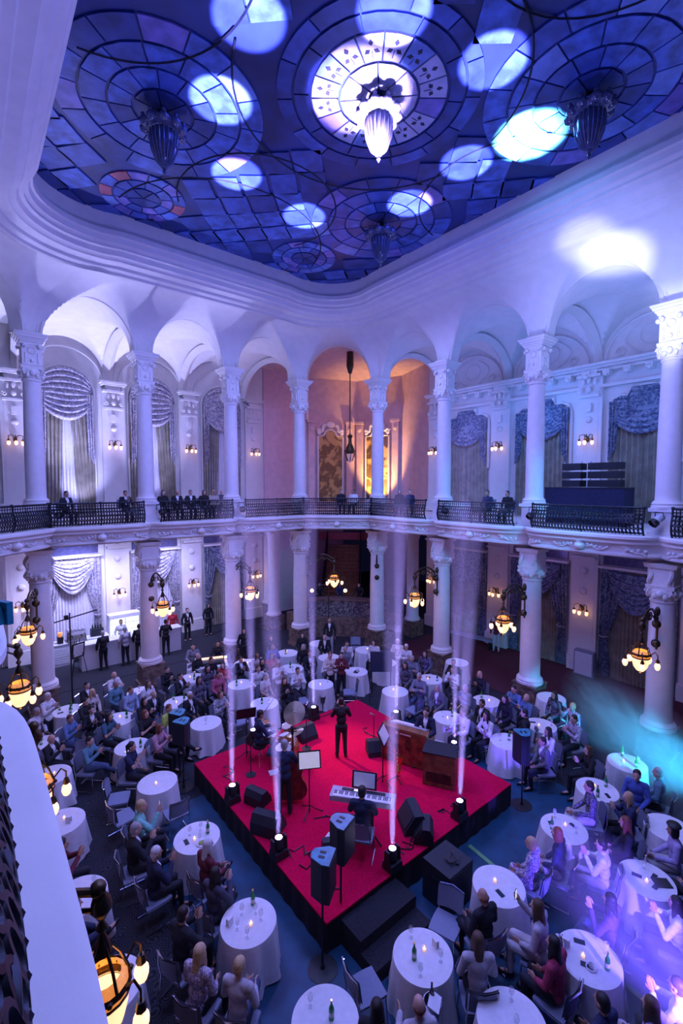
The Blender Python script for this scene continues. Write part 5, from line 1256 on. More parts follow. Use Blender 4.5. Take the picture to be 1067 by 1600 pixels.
TABLES = [
 (2.21, 16.01, 'bbbbp', 'with four bottles by the first column'), (3.29, 14.48, 'cbbg', 'with two bottles behind the suits'), (4.32, 15.94, 'g', 'with a lone glass by the column'),
 (3.19, 12.70, 'cbgp', 'with small bottles behind pole loudspeakers'), (3.23, 10.76, 'c', 'with only a candle near stage'), (1.30, 14.40, 'bg', 'under the third lantern'), (1.33, 12.65, 'cbg', 'behind the second lantern'),
 (1.28, 10.71, 'cpmg', 'with candle, phone and card'), (1.23, 8.53, 'cbg', 'under the curved lantern arm'), (1.29, 6.69, 'cg', 'behind the lowest lantern'),
 (3.29, 8.54, 'cbgggp', 'crowded with glasses beside the stage'), (3.24, 6.31, 'cbgggggm', 'with six glasses at stage corner'), (3.37, 4.46, 'bg', 'lowest, below the stage steps'), (4.98, 4.20, 'cbgggm', 'beside the champagne bucket'),
 (6.92, 4.16, 'cp', 'with candle and phone by subwoofer'), (6.85, 2.64, 'cbppgm', 'with coffee cup in violet light'), (9.06, 2.58, 'cpppg', 'with tablet case and phones'), (5.22, 2.91, 'gg', 'with two tumblers'),
 (10.79, 2.72, '', 'bare, beside the beret wearer'), (9.14, 4.07, 'cbgggpp', 'crowded with phones right of subwoofer'), (10.93, 4.15, 'cbbgp', 'with two bottles near teal smoke'), (12.57, 4.10, 'cbbgg', 'under the teal smoke'),
 (12.63, 6.38, 'cgp', 'behind the right pole loudspeaker'), (14.57, 7.02, '', 'bare, below the rack column'), (12.74, 8.23, 'cb', 'with a tall bottle alone'), (11.13, 6.53, 'bg', 'with long trailing cloth'),
 (7.19, 14.36, 'cb', 'left of the drummer beam'), (9.34, 14.41, 'bg', 'with dark bottle behind drums'), (7.12, 12.60, 'bg', 'just behind the drummer'), (9.35, 12.60, 'cg', 'with ice bucket behind singer'),
 (11.02, 12.65, 'm', 'with black folder by dark screen'), (12.82, 14.10, 'c', 'with candle before staircase column'), (12.48, 12.58, 'c', 'behind the dark screen'), (10.96, 10.57, 'c', 'under the beam behind organ'), (12.63, 10.46, 'cbp', 'two past the organ'), (10.92, 8.34, 'cbg', 'behind the organist'),
 (14.68, 10.82, '', 'bare, by first red-aisle column'), (11.78, 15.96, '', 'bare, before the podium'), (11.10, 14.39, 'c', 'between two clappers in white'), (10.07, 15.87, 'cb', 'nearest the podium'), (6.08, 15.95, 'cbm', 'before the sound desk'), (5.04, 14.41, 'cbb', 'between suits behind bar-side column'), (5.20, 12.63, 'g', 'hidden behind the pole loudspeakers'), (8.22, 15.97, 'cc', 'with two candles by sound desk')]
for i, (x, y, it, w) in enumerate(TABLES): table(x, y, it, w, i, i == 25)
t = thing('ice_bucket', 'steel ice bucket with champagne bottle and white napkin', 'ice bucket', (4.62, 3.72, 0)); MB().cyl((0, 0, 0), (0, 0, .55), .02, n=6).lathe([(.16, 0), (.16, .01), (.02, .02)], 12).build('stand', M['chrome'], t); MB().lathe([(.09, .52), (.12, .74), (.125, .75), (.115, .75)], 16, cap=False).build('bucket', M['steel'], t); MB().lathe([(.045, .6), (.045, .8), (.015, .88), (.015, .97)], 10, (.02, .03, 0)).build('bottle', M['brownglass'], t); MB().box((-.02, -.05, .80), (.22, .16, .012), .5, rx=.35).build('napkin', M['paper'], t, smooth=False)
t = thing('ice_bucket', 'dark ice bucket hung on the table behind the singer', 'ice bucket', (9.10, 12.15, .0)); MB().lathe([(.08, .35), (.10, .55), (.105, .56)], 14, cap=False).build('bucket', M['steel'], t); MB().cyl((0, 0, 0), (0, 0, .35), .02, n=6).build('stand', M['chrome'], t); MB().lathe([(.104, .5), (.108, .52)], 14, cap=False).build('rim', M['brass'], t)
t = thing('handbag', 'maroon leather handbag on a chair by the balcony edge', 'handbag', (.85, 9.75, .46), .4); MB().box((0, 0, .11), (.30, .14, .22), top=.8).build('bag', M['purse'], t, ang=20); MB().tube([(-.1, 0, .2), (-.07, 0, .32), (.07, 0, .32), (.1, 0, .2)], .012, 5).build('strap', M['purse'], t)
flat('serving_plate', 'oval plate of food on the table beside the stage', 'plate', (3.36, 8.36, .752), .01, .01, 0, M['paper']).hide_render = False
bpy.data.objects.remove(bpy.data.objects['serving_plate'])
o = MB().lathe([(.03, 0), (.10, .012), (.11, .016), (.06, .008), (0, .006)], 20).build('serving_plate', M['white']); o.location = (3.30, 8.32, .752); tag(o, 'white plate with food on the crowded table beside the stage', 'plate'); MB().sph((0, 0, .02), .06, 10, 6, (1.2, .8, .4)).build('food', mat('olive_food', (.35, .42, .10), .7, var=.3, scale=40), o)
flat('black_folder', 'black folder lying on the table beside the dark screen', 'folder', (11.0, 12.6, .754), .24, .17, .5, M['black'], None, .015)
t = thing('coffee_cup', 'white coffee cup and saucer on the table in violet light', 'cup', (6.72, 2.55, .753)); MB().lathe([(.03, 0), (.07, .012), (.075, .016)], 14, cap=False).build('saucer', M['white'], t); MB().lathe([(.022, .01), (.038, .06), (.036, .06), (.02, .015)], 12, cap=False).build('cup', M['white'], t)
flat('tablet_folder', 'open black tablet case on the table with three phones', 'tablet', (9.16, 2.38, .754), .20, .27, .8, M['black'], None, .012)
# ================================================================== chairs
def chair_proto():
    t = thing('chair', '', 'chair', group='grey chairs in the hall')
    m = MB(); m.grid(lambda u, v: ((u - .5) * .46 * (1 - .06 * (2 * v - 1) ** 2), (v - .5) * .44, .455 + .018 * cos((u - .5) * 3) * cos((v - .5) * 3)), 6, 6); m.grid(lambda u, v: ((.5 - u) * .46 * (1 - .06 * (2 * v - 1) ** 2), (v - .5) * .44, .415), 6, 6); m.box((0, 0, .435), (.44, .42, .04)); m.build('seat', M['seat'], t, fixn=False)
    m = MB(); m.grid(lambda u, v: ((u - .5) * .44, -.24 - .05 * v + .05 * (2 * u - 1) ** 2, .52 + .34 * v), 8, 3); m.grid(lambda u, v: ((.5 - u) * .44, -.27 - .05 * v + .05 * (2 * u - 1) ** 2, .52 + .34 * v), 8, 3); m.build('backrest', M['seat'], t)
    for s in (-1, 1):
        MB().tube([(s * .20, .20, .41), (s * .23, .22, .02), (s * .23, -.24, .02)], .011, 5).build('leg', M['chrome'], t)
        MB().tube([(s * .23, -.24, .02), (s * .21, -.22, .41), (s * .20, -.27, .62), (s * .19, -.27, .84)], .011, 5).build('leg', M['chrome'], t)
    MB().tube([(-.21, -.285, .86), (0, -.34, .87), (.21, -.285, .86)], .012, 5).build('top_bar', M['chrome'], t)
    return t
CH = [chair_proto(), False]
def chair(loc, rz, lab):
    if not CH[1]: CH[1] = True; o = CH[0]; o.location = loc; o.rotation_euler = (0, 0, rz); o['label'] = lab
    else: o = dup(CH[0], loc, rz, lab)
    return o
# ================================================================== people
def capsule(m, p, q, r1, r2, n=8):
    p, q = Vector(p), Vector(q); m.sph(p, r1, n, 6); m.sph(q, r2, n, 6)
    if (q - p).length > 1e-4: m.cyl(p, q, r1, r2, n)
TMP = []
def remesh(m, vox, name, smooth=2):
    me = m.mesh(name); o = link('tmp_build', me); md = o.modifiers.new('r', 'REMESH'); md.mode = 'VOXEL'; md.voxel_size = vox
    if smooth: s = o.modifiers.new('s', 'SMOOTH'); s.factor = .5; s.iterations = smooth
    dg = bpy.context.evaluated_depsgraph_get(); dg.update(); out = bpy.data.meshes.new_from_object(o.evaluated_get(dg)); out.name = name
    bpy.data.objects.remove(o); bpy.data.meshes.remove(me); out.shade_smooth(); return out
def joints(pose, stand):
    J = {}; dz = .345 if stand else 0
    z = lambda v: v + dz
    J['pel'] = (0, 0, z(.56)); J['wai'] = (0, -.015, z(.74)); J['che'] = (0, -.005, z(.94)); J['nek'] = (0, .005, z(1.10)); J['hd'] = Vector((0, .04, z(1.235)))
    for s, k in ((-1, 'L'), (1, 'R')):
        J['sh' + k] = (s * .165, -.01, z(1.035)); J['hip' + k] = (s * .085, .0, z(.55))
        if stand: J['kn' + k] = (s * .10, .03 + .02 * s, .48); J['an' + k] = (s * .115, -.02, .09); J['to' + k] = (s * .135, .13, .045)
        else: J['kn' + k] = (s * .11, .40, .515); J['an' + k] = (s * .11, .40 + .03 * s, .10); J['to' + k] = (s * .125, .56 + .03 * s, .045)
        e = (s * .235, .03, z(.78)); w = (s * .10, .23, z(.62)); h = (-s * .3, .8, -.1)      # lap
        if pose.endswith('clap'): e = (s * .245, .13, z(.80)); w = (s * .045, .29, z(.95)); h = (-s * .10, .45, .9)
        if pose == 'fold': e = (s * .24, .12, z(.79)); w = (-s * .09, .20, z(.83 + .03 * s)); h = (-s * 1, .15, 0)
        if pose == 'play': e = (s * .25, .12, z(.80)); w = (s * .16, .36, z(.78)); h = (-s * .1, 1, -.15)
        if pose == 'phone' and s > 0: e = (s * .25, .19, z(.86)); w = (s * .12, .33, z(1.08)); h = (-.2, .3, .9)
        if pose == 'cross': w = (s * .07, .32, z(.64))
        if pose == 'stand': e = (s * .255, -.02, z(.77)); w = (s * .25, .06, z(.53)); h = (0, .2, -1)
        if pose == 'bar' and s > 0: e = (s * .25, .16, z(.80)); w = (s * .18, .38, z(.83)); h = (0, 1, 0)
        if pose == 'bar' and s < 0: e = (s * .255, -.01, z(.77)); w = (s * .23, .10, z(.55)); h = (0, .3, -1)
        if pose == 'bass' and s < 0: e = (s * .36, .14, z(.98)); w = (s * .22, .33, z(1.12)); h = (.4, .8, .3)
        if pose == 'bass' and s > 0: e = (s * .27, .10, z(.80)); w = (s * .18, .33, z(.66)); h = (-.5, .8, -.3)
        if pose == 'sing' : e = (s * .25, .08, z(.82)); w = (s * .10, .26, z(1.06)); h = (-s * .3, .3, .9)
        J['el' + k] = e; J['wr' + k] = w; J['hn' + k] = Vector(h).normalized()
    if pose.startswith('cross'): J['knR'] = (.05, .40, .60); J['anR'] = (-.20, .56, .33); J['toR'] = (-.26, .70, .33)
    return J
def hand(m, J, k):
    s = 1 if k == 'R' else -1; w = Vector(J['wr' + k]); d = J['hn' + k]; side = Vector((0, 0, 1)) if abs(d.z) < .6 else Vector((0, 1, 0)); side = (side - d * side.dot(d)).normalized(); nrm = d.cross(side)
    pc = w + d * .05
    for q in (-.024, 0, .024): capsule(m, w + d * .012 + side * q * .7, pc + d * .028 + side * q, .017, .015, 6)
    for f, (o, L) in enumerate(((.030, .060), (.011, .070), (-.010, .066), (-.030, .052))):
        b = pc + d * .035 + side * o; mid = b + d * L * .55 + nrm * (.004 * s); tip = mid + d * L * .5 + nrm * (s * .014)
        capsule(m, b, mid, .0098, .0092, 6); capsule(m, mid, tip, .0092, .0082, 6)
    tb = w + d * .022 + side * .030; tm = tb + d * .03 + side * .026; capsule(m, tb, tm, .012, .0105, 6); capsule(m, tm, tm + d * .03 + side * .004, .0105, .009, 6)
def body_mesh(pose, stand):
    J = joints(pose, stand); m = MB(); hd = J['hd']
    m.sph(J['pel'], 1, 12, 8, (.145, .105, .11)); m.sph(J['wai'], 1, 12, 8, (.125, .09, .13)); m.sph(J['che'], 1, 12, 8, (.15, .105, .15)); capsule(m, J['shL'], J['shR'], .055, .055); capsule(m, J['nek'], hd + Vector((0, -.02, -.04)), .052, .05)
    m.sph(hd + Vector((0, 0, .012)), 1, 14, 10, (.073, .092, .108)); m.sph(hd + Vector((0, .028, -.055)), 1, 12, 8, (.052, .058, .062)); capsule(m, hd + Vector((0, .088, .01)), hd + Vector((0, .108, -.022)), .008, .013, 6)
    for s in (-1, 1): m.sph(hd + Vector((s * .074, -.008, -.005)), 1, 8, 6, (.011, .02, .03)); m.sph(hd + Vector((s * .028, .080, .024)), .012, 6, 5, (1.4, .7, .5))
    m.sph(hd + Vector((0, .080, -.055)), .013, 6, 5, (1.7, .9, .7))
    for k in 'LR':
        capsule(m, J['sh' + k], J['el' + k], .047, .038); capsule(m, J['el' + k], J['wr' + k], .037, .024); hand(m, J, k)
        capsule(m, J['hip' + k], J['kn' + k], .078, .055); capsule(m, J['kn' + k], J['an' + k], .054, .036); capsule(m, J['an' + k], J['to' + k], .034, .028)
    me = remesh(m, .0098, 'person_body', 2)
    for q in (mat('skin', (.62, .38, .28), .55, var=.06, scale=20), mat('eye_dark', (.03, .02, .02), .3), mat('lips', (.45, .16, .14), .5)): me.materials.append(q)
    for p in me.polygons:
        c = p.center - hd
        if c.y > .055 and abs(c.x) < .06:
            if .014 < abs(c.x) < .044 and (.0 < c.z < .016 or .030 < c.z < .038): p.material_index = 1
            elif abs(c.x) < .024 and -.064 < c.z < -.048: p.material_index = 2
    return me, J
def top_mesh(J, short, coat):
    m = MB(); g = .02 if coat else .014
    m.sph(J['pel'], 1, 12, 8, (.152 + g, .112 + g, .10 + g)); m.sph(J['wai'], 1, 12, 8, (.130 + g, .097 + g, .14)); m.sph(J['che'], 1, 12, 8, (.155 + g, .108 + g, .145)); capsule(m, J['shL'], J['shR'], .056 + g, .056 + g)
    capsule(m, Vector(J['nek']) + Vector((0, 0, -.02)), Vector(J['nek']) + Vector((0, .005, .015)), .058, .056)
    for k in 'LR':
        S, E_, Wr = Vector(J['sh' + k]), Vector(J['el' + k]), Vector(J['wr' + k])
        if short: capsule(m, S, S.lerp(E_, .62), .052 + g, .050 + g)
        else: capsule(m, S, E_, .050 + g, .042 + g); capsule(m, E_, E_.lerp(Wr, .93), .041 + g, .030 + g)
    me = remesh(m, .016, 'top', 1); hz = J['hd'].z
    me.materials.append(M['black']); me.materials.append(M['paper'])
    for p in me.polygons:
        c = p.center; t = (c.z - (hz - .48)) / .36
        if c.y > .03 and 0 < t < 1.1 and abs(c.x) < .012 + .05 * t and p.normal.y > .2: p.material_index = 1
    return me
def leg_mesh(J):
    m = MB(); m.sph(Vector(J['pel']) + Vector((0, 0, -.02)), 1, 12, 8, (.155, .118, .105))
    for k in 'LR':
        capsule(m, J['hip' + k], J['kn' + k], .094, .070); a = Vector(J['an' + k]); kn = Vector(J['kn' + k]); capsule(m, kn, kn.lerp(a, .92), .068, .052)
    me = remesh(m, .018, 'trousers', 1); me.materials.append(M['black']); return me
def shoe_mesh(J, k):
    a, t = Vector(J['an' + k]), Vector(J['to' + k]); m = MB(); capsule(m, a + Vector((0, -.02, -.035)), t + (t - a) * .12, .042, .036); capsule(m, a + Vector((0, -.01, .0)), a + Vector((0, -.02, -.03)), .044, .046)
    me = remesh(m, .013, 'shoe', 1); me.materials.append(M['black']); return me
def hair_mesh(kind):
    m = MB(); E_ = lambda c, r: m.sph(c, 1, 12, 8, r)
    if kind != 'bald': E_((0, -.014, .052), (.081, .090, .080)); E_((0, -.038, -.005), (.078, .070, .085))
    else:
        for s in (-1, 1): E_((s * .062, -.035, .0), (.018, .045, .035))
        E_((0, -.070, -.01), (.060, .030, .040))
    if kind in ('bob', 'beret', 'long'):
        for s in (-1, 1): E_((s * .066, -.004, -.035), (.026, .055, .10))
        E_((0, -.055, -.05), (.075, .052, .10))
    if kind == 'long':
        for q in range(5): E_((0, -.070 - .012 * q, -.08 - .055 * q), (.075 - .004 * q, .035, .06))
        for s in (-1, 1): E_((s * .078, .012, -.13), (.022, .032, .11))
    if kind == 'tail': capsule(m, (0, -.10, .04), (0, -.125, .01), .028, .032); capsule(m, (0, -.125, .01), (0, -.12, -.2), .032, .018)
    me = remesh(m, .013, 'hair', 1); me.materials.append(M['black']); return me
HC = {'dark': (.018, .012, .010), 'black': (.010, .010, .012), 'brown': (.09, .045, .022), 'auburn': (.20, .055, .025), 'blond': (.55, .38, .20), 'grey': (.36, .34, .33), 'white': (.66, .64, .62)}
HM = {k: mat('hair_' + k, v, .6, var=.25, scale=60) for k, v in HC.items()}
TC = {'suit': ('black suit jacket', (.012, .013, .020), 1), 'navysuit': ('navy jacket', (.015, .020, .055), 1), 'slatesuit': ('grey blazer', (.14, .14, .18), 1), 'black': ('black top', (.012, .012, .016), 0), 'blacktee': ('black short-sleeved top', (.014, .012, .016), 2), 'navy': ('navy top', (.016, .024, .075), 0), 'navytee': ('navy tee', (.018, .026, .075), 2),
      'white': ('white top', (.74, .73, .72), 0), 'whitetee': ('sleeveless white top', (.72, .68, .64), 2), 'whiteshirt': ('white shirt', (.76, .75, .75), 0), 'cream': ('cream top', (.66, .58, .50), 0), 'beige': ('beige sweater', (.46, .44, .48), 0), 'pink': ('pink sweater', (.62, .34, .40), 0), 'rose': ('rose top', (.50, .12, .20), 0), 'red': ('red top', (.50, .03, .05), 0), 'crimson': ('crimson top', (.33, .03, .08), 0), 'maroon': ('maroon top', (.14, .02, .035), 0),
      'teal': ('teal sweater', (.12, .26, .32), 0), 'tealdark': ('dark teal dress', (.05, .13, .17), 2), 'green': ('dark green top', (.02, .06, .05), 0), 'mint': ('mint top', (.22, .58, .48), 0), 'lime': ('lime tee', (.46, .58, .10), 2), 'denim': ('denim shirt', (.12, .20, .36), 0), 'lightblue': ('light blue shirt', (.34, .44, .58), 0), 'blue': ('blue shirt', (.07, .12, .40), 0), 'slate': ('grey sweater', (.20, .21, .26), 0), 'slatedark': ('charcoal dress', (.05, .05, .08), 0), 'lilac': ('lilac coat', (.42, .36, .58), 0), 'violet': ('violet dress', (.16, .08, .34), 0), 'silver': ('silver patterned shirt', None, 0), 'floral': ('floral print dress', None, 0), 'darkprint': ('dark print dress', None, 0), 'spot': ('black and white print top', None, 0), 'stripe': ('dark striped top', None, 0)}
SPEC = {'silver': 'floraldress', 'floral': 'floraldress', 'darkprint': 'darkprint', 'spot': 'spotdress', 'stripe': 'darkprint'}
TM = {k: (mat('cloth_' + k, v[1], .85, var=.14, scale=16) if v[1] else M[SPEC[k]]) for k, v in TC.items()}
LM = {'dark': mat('trousers_dark', (.014, .015, .022), .85, var=.2), 'denim': mat('trousers_denim', (.06, .09, .17), .85, var=.15), 'light': mat('trousers_light', (.52, .49, .50), .85, var=.1), 'floral': M['floraldress']}
SKINS = [mat('skin_a', (.62, .36, .27), .5, var=.05, scale=15), mat('skin_b', (.70, .44, .34), .5, var=.05, scale=15), mat('skin_c', (.52, .29, .20), .5, var=.05, scale=15)]
SHOEM = [mat('shoe_black', (.012, .012, .014), .35), mat('shoe_white', (.7, .7, .7), .5)]
BODY = {}; HAIR = {}
def parts_of(pose, stand):
    k = (pose, stand)
    if k not in BODY:
        b, J = body_mesh(pose, stand); BODY[k] = dict(b=b, J=J, leg=leg_mesh(J), shL=shoe_mesh(J, 'L'), shR=shoe_mesh(J, 'R'), top={})
    return BODY[k]
POSETXT = {'clap': 'clapping', 'crossclap': 'clapping with legs crossed', 'lap': 'sitting with hands in lap', 'cross': 'sitting with legs crossed', 'fold': 'with folded arms', 'play': 'leaning arms forward', 'phone': 'holding up a phone', 'stand': 'standing', 'bar': 'standing at the bar', 'bass': 'playing the double bass', 'sing': 'singing with raised hands'}
PN = [0]
def person(x, y, z, pose, hair, hcol, top, leg, rz, label, stand=False, scale=1., group=None):
    P = parts_of(pose, stand); J = P['J']; PN[0] += 1; style = TC[top][2]
    if style not in P['top']: P['top'][style] = top_mesh(J, style == 2, style == 1)
    o = link('person', P['b']); o.location = (x, y, z); o.rotation_euler = (0, 0, rz); o.scale = (scale,) * 3
    setmat(o, SKINS[PN[0] % 3]); tag(o, label, 'person', group)
    t = link('top' if style != 1 else 'jacket', P['top'][style], o); setmat(t, TM[top]); setmat(t, M['paper'] if style == 1 else TM[top], 1)
    l = link('trousers', P['leg'], o); setmat(l, LM[leg])
    for k in 'LR': s = link('shoe', P['sh' + k], o); setmat(s, SHOEM[1 if (leg == 'denim' and PN[0] % 2) else 0])
    hk = hair
    if hk not in HAIR: HAIR[hk] = hair_mesh(hk)
    h = link('hair', HAIR[hk], o); h.location = J['hd']; setmat(h, HM[hcol])
    if hair == 'beret': MB().sph((0, -.015, .105), .125, 12, 6, (1, 1, .42)).build('beret', M['black'], h)
    if pose == 'phone': ph = MB().box((0, .0, .07), (.07, .010, .14)).build('held_phone', M['black'], o); ph.location = Vector(J['wrR']) + Vector((-.06, .04, .06)); MB().box((0, -.006, .07), (.06, .002, .125)).build('screen', M['screen'], ph, smooth=False)
    return o
